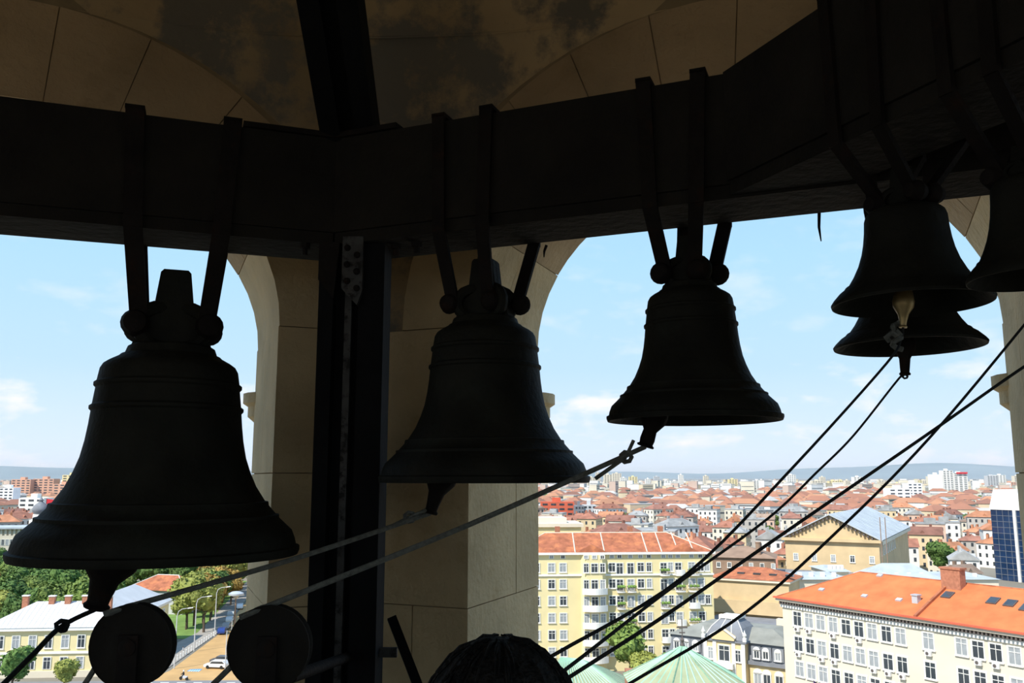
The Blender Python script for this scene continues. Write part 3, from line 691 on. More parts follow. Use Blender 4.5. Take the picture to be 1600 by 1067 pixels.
for k in range(8): seams(b, ro, pts[k], pts[(k + 1) % 8], apx, apx, 5, w=.075)
mb = MB(); mb.lathe([(.25, 0), (.12, .3), (.22, .55), (.05, .8), (.05, 2.6)], apx, seg=10); mb.box(cx_ - .55, cx_ + .55, cy_ - .05, cy_ + .05, zr_ + 1.7, zr_ + 1.85); mb.box(cx_ - .3, cx_ + .3, cy_ - .05, cy_ + .05, zr_ + 1.2, zr_ + 1.32); b.part(mb, 'finial', 'dark_trim')
# --- mansard palace
b = Bld('mansion', 'cream mansion with a slate mansard roof, corner pavilion and pediment', at_Y(1046, 1000, 152), at_Y(1236, 1000, 140))
zc = b.loc(1140, 1030)[1]; cxp = lambda px: b.loc(px, 1000)[0]
b.box('wall', 'warm_wall', 0, b.L, 0, 13, 0, zc); b.box('cornice', 'slate_roof', -.4, b.L + .4, -.5, 13.4, zc - .3, zc + .25)
def mansard(x0, x1, y0, y1, z0, h, ins, name='mansard', m='slate_roof'):
    mb = MB(); mb.add([(x0, y0, z0), (x1, y0, z0), (x1, y1, z0), (x0, y1, z0), (x0 + ins, y0 + ins, z0 + h), (x1 - ins, y0 + ins, z0 + h), (x1 - ins, y1 - ins, z0 + h), (x0 + ins, y1 - ins, z0 + h)],
        [(0, 1, 5, 4), (1, 2, 6, 5), (2, 3, 7, 6), (3, 0, 4, 7), (4, 5, 6, 7), (3, 2, 1, 0)]); return b.part(mb, name, m)
mansard(0, b.L, 0, 13, zc + .25, 2.7, .35, 'mansard', 'slate_roof'); mansard(-.3, b.L + .3, -.2, 13.2, zc + 2.95, 1.7, 4.6, 'upper_roof', 'mansard_roof')
xa, xb_ = cxp(1104), cxp(1168); zp = zc + 3.2
b.box('pavilion', 'warm_wall', xa, xb_, -1.2, 6, 0, zp)
xm = (xa + xb_) / 2; mb = MB(); mb.prism([(xm - 1.9, -1.7, zp), (xm + 1.9, -1.7, zp), (xm + 1.9, -1.7, zp + .6), (xm, -1.7, zp + 1.75), (xm - 1.9, -1.7, zp + .6)], (0, .9, 0)); pd_ = b.part(mb, 'pediment', 'warm_wall')
MB().tube([(xm - 2.2, -1.8, zp + .5), (xm, -1.8, zp + 1.85), (xm + 2.2, -1.8, zp + .5)], .16, 5).build('pediment_moulding', 'white_trim', pd_)
mb = MB(); mb.box(xm - 1.7, xm + 1.7, -2.2, -1.2, zp - 4.3, zp - 3.5); b.part(mb, 'balcony', 'white_trim')
for x in (xa + .3, xm - 1.6, xm + 1.6, xb_ - .3): b.box('pilaster', 'white_trim', x - .3, x + .3, -1.35, -1.2, zp - 9, zp - .3)
b.box('pavilion_cornice', 'slate_roof', xa - .3, xb_ + .3, -1.5, 6, zp - .3, zp)
mb = MB(); w_ = (xb_ - xa); mb.add([(xa, -1, zp), (xb_, -1, zp), (xb_, 6, zp), (xa, 6, zp)] + [(xa + w_ * .14, 0, zp + 1.7), (xb_ - w_ * .14, 0, zp + 1.7), (xb_ - w_ * .14, 5, zp + 1.7), (xa + w_ * .14, 5, zp + 1.7)] + [(xa + w_ * .32, 1.5, zp + 3.1), (xb_ - w_ * .32, 1.5, zp + 3.1), (xb_ - w_ * .32, 4, zp + 3.1), (xa + w_ * .32, 4, zp + 3.1)],
    [(i, (i + 1) % 4, 4 + (i + 1) % 4, 4 + i) for i in range(4)] + [(4 + i, 4 + (i + 1) % 4, 8 + (i + 1) % 4, 8 + i) for i in range(4)] + [(8, 9, 10, 11)]); dr_ = b.part(mb, 'dome_roof', 'slate_roof')
MB().box(xa + w_ * .26, xb_ - w_ * .26, 1.1, 4.4, zp + 2.95, zp + 3.35).build('dome_cap', 'white_trim', dr_)
for t_ in (0, .33, .67, 1): MB().tube([(xa + w_ * t_, -1, zp + .03), (xa + w_ * (.14 + .72 * t_), 0, zp + 1.75), (xa + w_ * (.32 + .36 * t_), 1.5, zp + 3.12)], .08, 4).build('dome_rib', 'white_trim', dr_)
for x in (xa, xb_): 
    mb = MB(); mb.lathe([(.35, 0), (.35, .5), (.2, .6), (.35, 1.0), (.1, 1.5), (.02, 1.8)], (x, -1.2, zp), seg=10); b.part(mb, 'urn', 'white_trim', None, True)
b.win((xa + xb_) / 2, zp - 3.3, 1.8, 2.4, 'casement', -1.2); b.win((xa + xb_) / 2, zp - 8.2, 1.8, 2.4, 'casement', -1.2)
for t in (-.33, .33): b.win((xa + xb_) / 2 + t * w_, zp - 3.2, .9, 1.8, 'casement', -1.2); b.win((xa + xb_) / 2 + t * w_, zp - 8.0, .9, 1.8, 'casement', -1.2)
for px in (1058, 1072, 1087, 1182, 1196, 1215):
    x = cxp(px); b.win(x, zc - 3.6, 1.2, 2.0, 'arched', 0); b.win(x, zc - 8.0, 1.2, 2.0, 'casement', 0)
    d_ = b.box('dormer', 'slate_roof', x - .9, x + .9, -.15, 1.6, zc + .5, zc + 2.5); b.win(x, zc + .7, .9, 1.2, 'arched', -.15)
for x, y in ((cxp(1100), 8), (cxp(1190), 9), (cxp(1222), 9)): b.box('chimney', 'cream_stone', x - .6, x + .6, y, y + 1, zc + 3, zc + 5.6)
# --- long low hall with orange roof and the brown house behind it
b = Bld('low_hall', 'long low beige hall with a faded orange roof beyond the mansion', at_Y(1108, 905, 205), at_Y(1232, 905, 196))
zc = b.loc(1170, 905)[1]; b.box('wall', 'beige_wall', 0, b.L, 0, 12, 0, zc); b.box('cornice', 'cream_stone', -.4, b.L + .4, -.5, 12.4, zc - .5, zc); rf = b.hip(0, b.L, 0, 12, zc, 2.2, 'orange_tile')
for k in range(4): MB().box(6 + k * 3.6, 7.6 + k * 3.6, 2, 3.4, zc + .8, zc + 1.25).build('skylight', 'glass_dark', rf)
mb = MB(); mb.box(-.3, b.L + .3, -.9, -.1, zc - 7.5, zc - 4.6); b.part(mb, 'rough_stone_band', 'beige_wall'); b.box('lower_roof', 'slate_roof', 2, b.L, -12, -.9, 0, zc - 8)
b = Bld('town_house', 'brown walled house with a flat brown roof and small windows beyond the low hall', at_Y(1112, 880, 238), at_Y(1210, 880, 233))
zc = b.loc(1180, 872)[1]; b.box('wall', 'brown_wall', 0, b.L, 0, 14, 0, zc); rf = b.hip(0, b.L, 0, 14, zc, 2.6, 'brown_wall'); 
for k in range(6): b.win(1.8 + k * 2.8, zc - 2.6, .9, 1.3, 'plain')
MB().lathe([(.7, -3), (.7, 3.2), (.8, 3.3), (.8, 3.6)], (b.L - 4, 2, zc + .5), seg=12).build('flue', 'brown_wall', b.e)
# --- gabled hall with the grey metal roof
ax = Vector((.496, .868, 0)); fr = Vector((.868, -.496, 0)); c0 = Vector((88.3, 245, 0)); hwid = 12.4
b = Bld('gabled_hall', 'large beige hall with a pedimented gable and grey metal roof', c0 - fr * hwid, c0 + fr * hwid)
zE = -16.6 - G; zA = -10.4 - G; W = b.L; LN = 74
mb = MB(); mb.prism([(0, 0, 0), (W, 0, 0), (W, 0, zE), (W / 2, 0, zA), (0, 0, zE)], (0, LN, 0)); b.part(mb, 'wall', 'beige_wall')
mb = MB(); ov = 1.0; s_ = (zA - zE) / (W / 2)
mb.add([(-ov, -1, zE - ov * s_ + .3), (W / 2, -1, zA + .3), (W / 2, LN + .5, zA + .3), (-ov, LN + .5, zE - ov * s_ + .3), (W + ov, -1, zE - ov * s_ + .3), (W + ov, LN + .5, zE - ov * s_ + .3)] + [(-ov, -1, zE - ov * s_), (W / 2, -1, zA), (W + ov, -1, zE - ov * s_)], [(0, 1, 2, 3), (1, 4, 5, 2), (0, 6, 7, 1), (1, 7, 8, 4)]); ro = b.part(mb, 'roof', 'grey_metal_roof')
for k in range(19): MB().tube([(W / 2, k * 4, zA + .36), (W + ov, k * 4, zE - ov * s_ + .36)], .07, 4).build('seam', 'grey_metal_roof', ro)
b.box('cornice', 'beige_wall', -.8, W + .8, -1.0, 0, zE - 1.0, zE - .2); b.box('side_cornice', 'cream_stone', W, W + 1, 0, LN, zE - 1.4, zE - .4)
for k in range(24): MB().box(k * W / 24 + .25, k * W / 24 + .75, -.9, 0, zE - .2 + min(k + .5, 23.5 - k) * W / 24 * s_ - .7, zE + min(k + .5, 23.5 - k) * W / 24 * s_ - .35).build('dentil', 'dark_trim', b.e)
for k in range(5): b.win(W - 2 - k * 5.0, zE - 6.4, 1.2, 1.8); 
for k in range(8): b.win(W, zE - 4.6, 1.5, 2.6, 'casement', 4 + k * 4.4, R(90))
b.box('apron_roof', 'slate_roof', -3, W + 2, -10, -.2, 0, zE - 9)
for px in (1378, 1386): 
    x = b.loc(px, 840)[0]; MB().tube([(x, -2, zE - 9), (x, -2, zE + 6)], .12, 5).build('antenna_mast', 'brown_wall', b.e)
# grey roofed sheds in front of it
for (xa, xb_, ye, yr, Y, lb) in ((1240, 1330, 905, 893, 205, 'grey metal roofed shed in front of the gabled hall'), (1372, 1470, 905, 880, 206, 'wide grey hipped metal roof between the gabled hall and the orange roof'), (1440, 1560, 905, 893, 232, 'long low grey flat roofed wing in front of the blue glass tower'), (1296, 1326, 893, 884, 215, 'small grey roofed lantern house in front of the gabled hall')):
    b = Bld('roof_block', lb, at_Y(xa, ye, Y), at_Y(xb_, ye, Y)); zc = b.loc(xa, ye)[1]; rise = b.loc(xa, yr, 6)[1] - zc
    b.box('wall', 'cream_stone', 0, b.L, 0, 13, 0, zc); ro = b.hip(0, b.L, 0, 13, zc, max(rise, 1.0), 'grey_metal_roof', inset=min(6, b.L * .3))
    for k in range(4): MB().box(b.L * (k + .7) / 5, b.L * (k + .7) / 5 + .8, 2, 2.9, zc + .3, zc + 1.3).build('vent', 'ac_white', ro)
# --- office building with the bright orange roof
Lp = Vector((40.8, 135)); dO = Vector((18.8, -30.4)).normalized(); Rp = Lp + dO * 48
b = Bld('office_building', 'cream stone office building with a bright orange tiled roof and air conditioners', Lp, Rp)
ze = b.loc(1222, 932)[1]; D = 16
b.box('wall', 'cream_stone', 0, b.L, 0, D, 0, ze - 1.0)
b.box('cornice', 'cream_stone', -.6, b.L, -.8, D + .6, ze - .55, ze - .15); b.box('frieze', 'white_trim', -.2, b.L, -.25, 0, ze - 1.5, ze - 1.0)
b.box('gutter', 'coral_paint', -.8, b.L, -1.1, -.75, ze - .15, ze + .08)
for k in range(96): MB().box(k * .5, k * .5 + .22, -.7, 0, ze - .98, ze - .56).build('dentil', 'dark_trim', b.e)
ro = b.hip(0, b.L, 0, D, ze - .12, 4.0, 'bright_orange_tile', .8, ridge_cap='orange_tile')
colpx = [1248, 1266, 1284, 1303.5, 1323.5, 1343.5, 1364, 1386, 1408, 1451, 1502, 1527.5, 1555, 1584]
rowz = [b.loc(1248, 977)[1], b.loc(1248, 1016)[1], b.loc(1248, 1055)[1]]
rowz += [rowz[2] - (rowz[1] - rowz[2])]
xs = [b.loc(px, 1000)[0] for px in colpx] + [b.loc(1584, 1000)[0] + 2.6 * k for k in (1, 2, 3, 4)]
rw = random.Random(4)
for i, x in enumerate(xs):
    for j, z in enumerate(rowz):
        b.win(x, z - .1, 1.5, 2.05)
        if rw.random() < .33 or (i, j) in ((0, 0), (1, 0), (3, 0), (5, 0), (8, 1), (9, 0)):
            a_ = b.box('air_conditioner', 'ac_white', x - .42, x + .42, -.42, -.02, z - .85, z - .25); MB().lathe([(.22, 0), (.22, .02)], (x - .1, -.42, z - .55), (0, -1, 0), 12).build('fan_grille', 'dark_trim', a_)
rsl = 4.0 / (D / 2 + .8)
def on_roof(px, py):                              # pixel to front roof slope in local coordinates
    nl = Vector((0, -rsl, 1)).normalized(); nw = Vector((b.n.x * nl.y, b.n.y * nl.y, nl.z)); q0 = b.p0 - b.n * .8 + Vector((0, 0, G + ze - .12))
    p = at_plane(px, py, q0, nw); l = p - b.p0; return l.dot(b.d), l.dot(b.n), p.z - G
for px, py, w_, h_ in ((1481, 930, 1.3, 1.5), (1552, 939, 1.3, 1.5), (1579, 943, 1.3, 1.5), (1604, 950, 1.3, 1.5)):
    x, y, z = on_roof(px, py); M = basis((x, y, z), (1, 0, 0), Vector((0, 1, rsl)).normalized(), Vector((0, -rsl, 1)).normalized())
    f = MB().box(-w_ / 2, w_ / 2, -h_ / 2, h_ / 2, -.05, .16, M).build('skylight', 'dark_trim', ro); MB().box(-w_ / 2 + .12, w_ / 2 - .12, -h_ / 2 + .12, h_ / 2 - .12, .16, .18, M).build('pane', 'glass_dark', f)
for px, py in ((1284, 922), (1351, 932), (1405, 938), (1375, 900)):
    x, y, z = on_roof(px, py); M = basis((x, y, z), (1, 0, 0), Vector((0, 1, rsl)).normalized(), Vector((0, -rsl, 1)).normalized()); MB().box(-.4, .4, -.3, .3, -.05, .22, M).build('roof_hatch', 'grey_metal_roof', ro)
x, y, z = on_roof(1432, 940); mb = MB(); mb.box(x - .4, x + .4, y - .4, y + .4, z - .3, z + .8); mb.box(x - .5, x + .5, y - .5, y + .5, z + .8, z + .95); b.part(mb, 'roof_vent', 'grey_metal_roof', ro)
x, y, z = on_roof(1486, 921); mb = MB(); mb.box(x - 1.35, x + 1.35, y, y + 1.3, z - .6, z + 2.6); mb.box(x - 1.5, x + 1.5, y - .12, y + 1.45, z + 2.6, z + 2.85); b.part(mb, 'chimney', 'brick_red')
xw = on_roof(1436, 957)[0]; M = basis((xw, 0, 0), (1, 0, 0), Vector((0, 1, rsl)).normalized(), Vector((0, -rsl, 1)).normalized())
MB().prism([(xw, -.8, ze - .12), (xw + .35, -.8, ze - .12), (xw + .35, D / 2, ze + 3.9), (xw, D / 2, ze + 3.9)], (0, 0, .35)).build('fire_wall', 'orange_tile', ro)
fl_ = MB(); x = b.loc(1281, 1058)[0]; fl_.tube([(x, 0, rowz[2] - .9), (x + .3, -1.8, rowz[2] + .3)], .04, 5); po = b.part(fl_, 'flag_pole', 'dark_trim')
MB().add([(x + .1, -.8, rowz[2] - .4), (x + .3, -1.75, rowz[2] + .25), (x + .2, -1.6, rowz[2] - 1.1), (x + .02, -.9, rowz[2] - 1.2)], [(0, 1, 2, 3)]).build('flag', 'flag_purple', po)
# --- blue glass tower
b = Bld('glass_tower', 'dark blue glass tower with a white wedge shaped top', at_Y(1552, 850, 335), at_Y(1640, 850, 315))
zt_ = b.loc(1552, 796)[1]; b.box('wall', 'glass_blue', 0, b.L, 0, 18, 0, zt_)
mb = MB(); mb.prism([(-.4, -.3, zt_), (b.L, -.3, zt_), (b.L, -.3, zt_ + 1.5), (2.2, -.3, zt_ + 7.5), (2.0, -.3, zt_ + 7.5)], (0, 18, 0)); b.part(mb, 'crown', 'white_trim')
for k in range(1, 12): MB().box(0, b.L, -.12, 0, k * zt_ / 12 - .06, k * zt_ / 12 + .06).build('floor_band', 'slate_roof', b.e)
xg = b.loc(1588, 830)[0]; b.box('white_fin', 'white_trim', xg - .5, xg + .5, -.6, 0, 0, zt_ + 1)
for k in range(1, 9): 
    if abs(k * b.L / 9 - xg) > .8: MB().box(k * b.L / 9 - .05, k * b.L / 9 + .05, -.1, 0, 0, zt_).build('mullion', 'slate_roof', b.e)
# --- building with the white metal roof by the street (left)
P0 = Vector((-78, 175)); 
b = Bld('public_building', 'yellow two storey public building with a pale metal roof beside the street', (-101.5, 172.9), P0)
ze = -28.7 - G; D = 13
b.box('wall', 'yellow_wall', 0, b.L, 0, D, 0, ze); b.box('plinth', 'cream_stone', -.2, b.L + .2, -.25, 0, 0, 1.2)
b.box('cornice', 'white_trim', -.5, b.L + .5, -.6, D, ze - .6, ze); b.box('string_course', 'white_trim', -.1, b.L + .1, -.25, 0, ze * .5 - .3, ze * .5 + .1)
wx = [b.loc(px, 1003)[0] for px in (0, 25, 51, 76, 102, 127, 152, 177)]
for x in wx: b.win(x, b.loc(50, 1013)[1], 1.35, 2.35); b.win(x, b.loc(50, 1046)[1], 1.35, 2.2)
rise = 4.0; ro = b.hip(0, b.L, 0, D, ze, rise, 'white_metal_roof', .7)
for k in range(22): x = 1.0 + k; h0 = min(1, (x + .7) / 7.2); MB().tube([(x, -.68, ze + .03), (x, -.7 + 7.2 * h0, ze + .03 + rise * h0)], .035, 4).build('seam', 'white_metal_roof', ro)
for px, py, ym in ((40, 943, 7), (82, 935, 6), (107, 935, 6), (134, 934, 6), (170, 950, 4)):
    x = b.loc(px, py, ym)[0]; c_ = b.box('chimney', 'brick_red', x - .55, x + .55, ym - .4, ym + .4, ze + 1.2, ze + rise + 1.0, parent=ro); MB().box(x - .65, x + .65, ym - .5, ym + .5, ze + rise + 1.0, ze + rise + 1.2).build('chimney_cap', 'white_trim', c_)
# wing along the street
wl_ = 37; wd = 13
mb = MB(); X1 = b.L; mb.box(X1 - wd, X1, D, wl_, 0, ze); b.part(mb, 'wing_wall', 'yellow_wall'); b.box('wing_cornice', 'white_trim', X1 - wd - .5, X1 + .5, D, wl_ + .5, ze - .6, ze)
b.box('wing_string_course', 'white_trim', X1, X1 + .25, 0, wl_, ze * .5 - .3, ze * .5 + .1)
mb = MB(); mb.add([(X1 - wd - .7, 2, ze), (X1 + .7, -.7, ze), (X1 + .7, wl_ + .7, ze), (X1 - wd - .7, wl_ + .7, ze), (X1 - wd / 2, 6, ze + rise + .3), (X1 - wd / 2, wl_ - 5, ze + rise + .3)], [(0, 1, 4), (1, 2, 5, 4), (2, 3, 5), (3, 0, 4, 5)]); b.part(mb, 'wing_roof', 'white_metal_roof')
for k in range(8): b.win(X1, ze * .5 + .9, 1.25, 2.3, 'casement', 3 + k * 4.3, R(90)); b.win(X1, 1.5, 1.25, 2.1, 'casement', 3 + k * 4.3, R(90))
for y in (12, 20): b.box('wing_chimney', 'brick_red', X1 - wd / 2 - 2, X1 - wd / 2 - 1, y, y + .9, ze + 2, ze + rise + 1.4)
# --- red hipped house behind it
b = Bld('town_house', 'pale blue house with a red hipped roof among the trees', at_Y(196, 925, 255), at_Y(286, 925, 250)); zc = b.loc(240, 922)[1]
b.box('wall', 'cloth_pale', 0, b.L, 0, 12, 0, zc); b.hip(0, b.L, 0, 12, zc, 3.6, 'orange_tile', ridge_cap='white_trim'); 
for k in range(4): b.win(2 + k * 4, zc - 2.4, 1.2, 1.6)
# --- cream office with a deep cornice (far left)
b = Bld('office_building', 'long cream office block with a colonnaded attic above the park', at_Y(-70, 850, 330), at_Y(44, 850, 335)); zc = b.loc(10, 824)[1]
b.box('wall', 'cream_stone', 0, b.L, 0, 16, 0, zc - 3.0); b.box('attic', 'cream_stone', .4, b.L - .4, .8, 16, zc - 3.0, zc - .6); b.box('roof', 'grey_metal_roof', -.8, b.L + .8, -.9, 17, zc - .6, zc)
n_ = 16
for k in range(n_ + 1): b.box('attic_pier', 'cream_stone', k * (b.L - 1) / n_, k * (b.L - 1) / n_ + .7, 0, .8, zc - 3.0, zc - .6)
for k in range(n_):
    for r_ in (0, 1, 2): b.win((k + .6) * (b.L - 1) / n_ + .3, zc - 6.6 - r_ * 4.2, 1.0, 2.2, 'plain', sill=False)
# --- clock-turret with onion dome and flag
tp = at_Y(62, 812, 420)
e_ = empty('turret', (tp.x, tp.y, G), 0, label='white turret with a dark onion dome and a red flag', cat='turret'); hh = tp.z - G
mb = MB(); mb.lathe([(4.2, 0), (4.2, hh - 2), (4.4, hh - 1.8), (4.4, hh), (3.2, hh + .2), (3.0, hh + 2.6)], seg=14); mb.build('drum', 'white_trim', e_)
mb = MB(); mb.lathe([(2.6, hh + 2.6), (3.6, hh + 4.0), (3.7, hh + 5.2), (3.0, hh + 6.6), (1.3, hh + 8.0), (.8, hh + 8.6), (1.2, hh + 9.2), (.2, hh + 10.4)], seg=18); mb.build('onion_dome', 'slate_roof', e_, True)
mb = MB(); mb.tube([(2.5, 0, hh + 2), (2.5, 0, hh + 10)], .12, 5); po = mb.build('flag_pole', 'dark_trim', e_); MB().prism([(2.6, 0, hh + 7.4), (6.4, .3, hh + 7.0), (6.0, .2, hh + 9.4), (2.6, 0, hh + 9.8)], (0, .08, 0)).build('flag', 'flag_red', po)
# ---------------------------------------------------------------- street
st_l = [gp(236, 1066), gp(258, 1050), gp(343, 992), gp(372, 955), gp(384, 925), gp(388, 900)]
ground_poly('street', [(-70.5, 160), (-46, 160), (-44, 215), (-62, 330), (-96, 420), (-118, 420), (-92, 330), (-72, 222), (-68, 180)], .02, 'yellow_paving', 'street paved in yellow brick beside the public building', 'street')
ground_poly('crossing', [(-140, 120), (-20, 120), (-20, 172.5), (-140, 169)], .03, 'asphalt', 'grey asphalt junction at the end of the yellow street', 'street')
ground_poly('sidewalk', [(-77.6, 172), (-69.2, 172), (-69.0, 180), (-72.6, 222), (-92.5, 330), (-98, 330), (-77.6, 222)], .14, 'pavement', 'stone sidewalk along the public building', 'sidewalk')
ground_poly('lawn', [(-76, 214), (-73, 222), (-92, 330), (-330, 330), (-330, 214)], .08, 'grass', 'green lawn of the park behind the public building', 'lawn')
def marking(name, pts, m, label):
    mb = MB(); mb.prism([(p.x, p.y, G + .03) for p in pts], (0, 0, .02)); tag(mb.build(name, m), label, 'road marking')
marking('road_marking', [gp(292, 1049), gp(311, 1049.5), gp(316, 1045.5), gp(297, 1046)], 'paint_blue', 'blue parking marking painted on the yellow street')
mb = MB(); z_ = G + .055
for k in range(5): 
    p = gp(296.5 + k * 3.6, 1048.3); mb.box(p.x - .1, p.x + .1, p.y - .5, p.y + .6, z_ - .01, z_ + .01)
zz = mb.build('road_lettering', 'paint_white'); tag(zz, 'white lettering painted on the blue parking marking', 'road marking')
dl = empty('lane_line', (0, 0, G), 0, label='white dashed lane line across the grey junction', cat='road marking')
for k in range(9): MB().box(-72 + k * 3.1, -70.4 + k * 3.1, 169.5, 169.8, .03, .045).build('dash', 'paint_white', dl)
bol = MB(); bol.lathe([(.12, 0), (.12, .8), (.14, .85), (.05, 1.0)], seg=8); bme = bol.mesh('bollard', 'paint_white', True)
for k in range(24):
    t = k / 23; a = Vector((-69.4, 176)).lerp(Vector((-72.3, 221)), t); o = link('bollard', bme, None, (a.x, a.y, G + .12)); tag(o, 'white bollard in the row along the sidewalk edge', 'bollard', 'bollards along the sidewalk')
# cars
def car_parts():
    bd = MB(); prof = [(-2.2, .35), (2.2, .35), (2.25, .75), (1.25, .92), (.7, 1.45), (-1.6, 1.48), (-2.15, .95), (-2.25, .6)]
    bd.prism([(x, -.85, z) for x, z in prof], (0, 1.7, 0)); body = bd.mesh('body', 'car_paint')
    gl = MB()
    for s_ in (-.86, .86): gl.prism([(.95, s_ - .01, .98), (.6, s_ - .01, 1.38), (-1.5, s_ - .01, 1.40), (-1.95, s_ - .01, 1.0)], (0, .02, 0))
    gl.prism([(1.28, -.7, .95), (1.28, .7, .95), (.74, .65, 1.42), (.74, -.65, 1.42)], (.02, 0, .02)); glass = gl.mesh('windows', 'glass_dark')
    wh = MB(); wh.lathe([(.1, -.1), (.32, -.1), (.34, 0), (.32, .1), (.1, .1)], (0, 0, 0), (0, 1, 0), 14); wheel = wh.mesh('wheel', 'rubber')
    return body, glass, wheel
CARP = car_parts()
def car(px, py, ang, col, label, sc=1.0):
    p = gp(px, py); e_ = empty('parked_car', (p.x, p.y, G + .03), R(ang), label=label, cat='car'); e_.scale = (sc,) * 3
    link('body', CARP[0], e_, col=col); link('window_glass', CARP[1], e_)
    for x in (-1.4, 1.4):
        for y in (-.78, .78): link('wheel', CARP[2], e_, (x, y, .34))
car(338, 1044, 172, (.8, .8, .78), 'white off-road car parked on the yellow street near the junction', 1.05)
car(346, 1036, 172, (.12, .12, .13), 'dark car parked just behind the white off-road car'); car(347, 990, 100, (.02, .05, .22), 'dark blue car parked by the sidewalk near the lawn')
car(354, 982, 100, (.35, .36, .38), 'grey car parked beyond the dark blue car'); car(359, 972, 102, (.75, .75, .73), 'white car parked under the trees beyond the grey car'); car(361, 963, 102, (.5, .52, .5), 'silver car furthest up the parked row'); car(375, 951, 105, (.85, .85, .85), 'white car driving on the far bend of the street')
# motorcycle and rider, pedestrian
def tiny_person(name, loc, label, top, seat=False, legm='jacket', parent=None):
    e_ = parent or empty('person', loc, 0, label=label, cat='person')
    if seat: J = [((0, 0, .85), .15), ((.05, 0, 1.15), (.15, .19)), ((.08, 0, 1.42), (.13, .18)), ((.1, 0, 1.55), .06), ((.25, -.25, 1.25), .06), ((.5, -.28, 1.1), .045), ((.25, .25, 1.25), .06), ((.5, .28, 1.1), .045), ((.4, -.18, .75), .08), ((.2, -.2, .3), .06), ((.4, .18, .75), .08), ((.2, .2, .3), .06)]
    else: J = [((0, 0, .92), .13), ((0, 0, 1.15), (.12, .16)), ((0, 0, 1.38), (.11, .18)), ((0, 0, 1.52), .055), ((0, -.24, 1.15), .05), ((.08, -.25, .88), .04), ((0, .24, 1.15), .05), ((-.06, .25, .88), .04), ((.12, -.09, .5), .075), ((.05, -.09, .05), .05), ((-.08, .09, .5), .075), ((-.2, .09, .06), .05)]
    E2 = [(0, 1), (1, 2), (2, 3), (2, 4), (4, 5), (2, 6), (6, 7), (0, 8), (8, 9), (0, 10), (10, 11)]
    try: skin_body('body', J, E2, top, e_, 1)
    except Exception as ex: print(ex)
    return e_
p = gp(287, 1063)
mo = empty('motorcycle', (p.x, p.y, G + .03), R(160), label='motorcycle crossing the grey junction', cat='motorcycle')
for x in (-.7, .72): MB().lathe([(.2, -.06), (.31, -.06), (.33, 0), (.31, .06), (.2, .06)], (x, 0, .33), (0, 1, 0), 16).build('wheel', 'rubber', mo)
mb = MB(); mb.prism([(-.8, -.12, .6), (-.2, -.12, .35), (.35, -.12, .4), (.55, -.12, .85), (.1, -.12, .95), (-.3, -.12, .78), (-.85, -.12, .82)], (0, .24, 0)); mb.build('frame', 'cloth_pale', mo)
MB().tube([(.72, 0, .33), (.5, 0, .95), (.45, -.35, 1.05), (.5, 0, .97), (.45, .35, 1.05)], .03, 5).build('handlebar', 'dark_trim', mo)
rd_ = tiny_person('person', (p.x, p.y, G + .03), 'motorcycle rider in dark clothes and a pale helmet', 'jacket', True); rd_.rotation_euler.z = R(160); blob(.14, .13, .15, (.12, 0, 1.7)).build('helmet', 'paint_white', rd_, True)
p = gp(285.5, 1024); pw = tiny_person('person', (p.x, p.y, G + .14), 'pedestrian in a pale top walking along the public building', 'cloth_pale'); blob(.085, .095, .115, (0, 0, 1.64)).build('head', 'skin', pw, True); blob(.092, .098, .09, (-.01, 0, 1.68)).build('hair', 'hair', pw, True)
# street lamps
def lamp(px, py_base, h, arm, label):
    p = gp(px, py_base); e_ = empty('street_lamp', (p.x, p.y, G + .1), 0, label=label, cat='lamp')
    mb = MB(); mb.tube([(0, 0, 0), (0, 0, h * .6), (0, 0, h * .88), (arm * .12, 0, h * .96), (arm * .45, 0, h), (arm, 0, h * 1.015)], [.14, .11, .09, .08, .07, .06], 7); mb.build('pole', 'cloth_pale', e_, True)
    MB().prism([(arm - .1, -.18, h * 1.015 - .1), (arm + .95, -.14, h * 1.02 - .02), (arm + .9, -.1, h * 1.02 + .12), (arm, -.15, h * 1.015 + .1)], (0, .3, 0)).build('lamp_head', 'white_trim', e_)
lamp(303, 1018, 11.5, 2.4, 'tall street lamp on the sidewalk by the public building'); lamp(335, 996, 11.5, 2.4, 'tall street lamp beside the lawn'); lamp(272, 1045, 11.5, 2.2, 'tall street lamp nearest the junction')
p = gp(366, 985); e_ = empty('mast_light', (p.x, p.y, G), 0, label='mast light with a broad silver disc above the parked cars', cat='lamp'); hh = at_Y(366, 930, p.y).z - G
MB().tube([(0, 0, 0), (0, 0, hh)], [.22, .14], 8).build('mast', 'brown_wall', e_); MB().lathe([(.2, hh - .9), (.9, hh - .2), (1.9, hh + .1), (1.9, hh + .5), (1.0, hh + .9), (.1, hh + 1.0)], seg=24).build('disc', 'grey_metal_roof', e_, True)
for px, yb, yt in ((351.5, 1050, 985), (361, 1005, 970)):
    p = gp(px, yb); hh = at_Y(px, yt, p.y).z - G; tag(MB().tube([(p.x, p.y, G), (p.x, p.y, G + hh)], [.12, .08], 6).build('flag_mast', 'cloth_pale', None, True), 'slim pale mast standing by the parked cars', 'mast', 'slim masts by the parked cars')
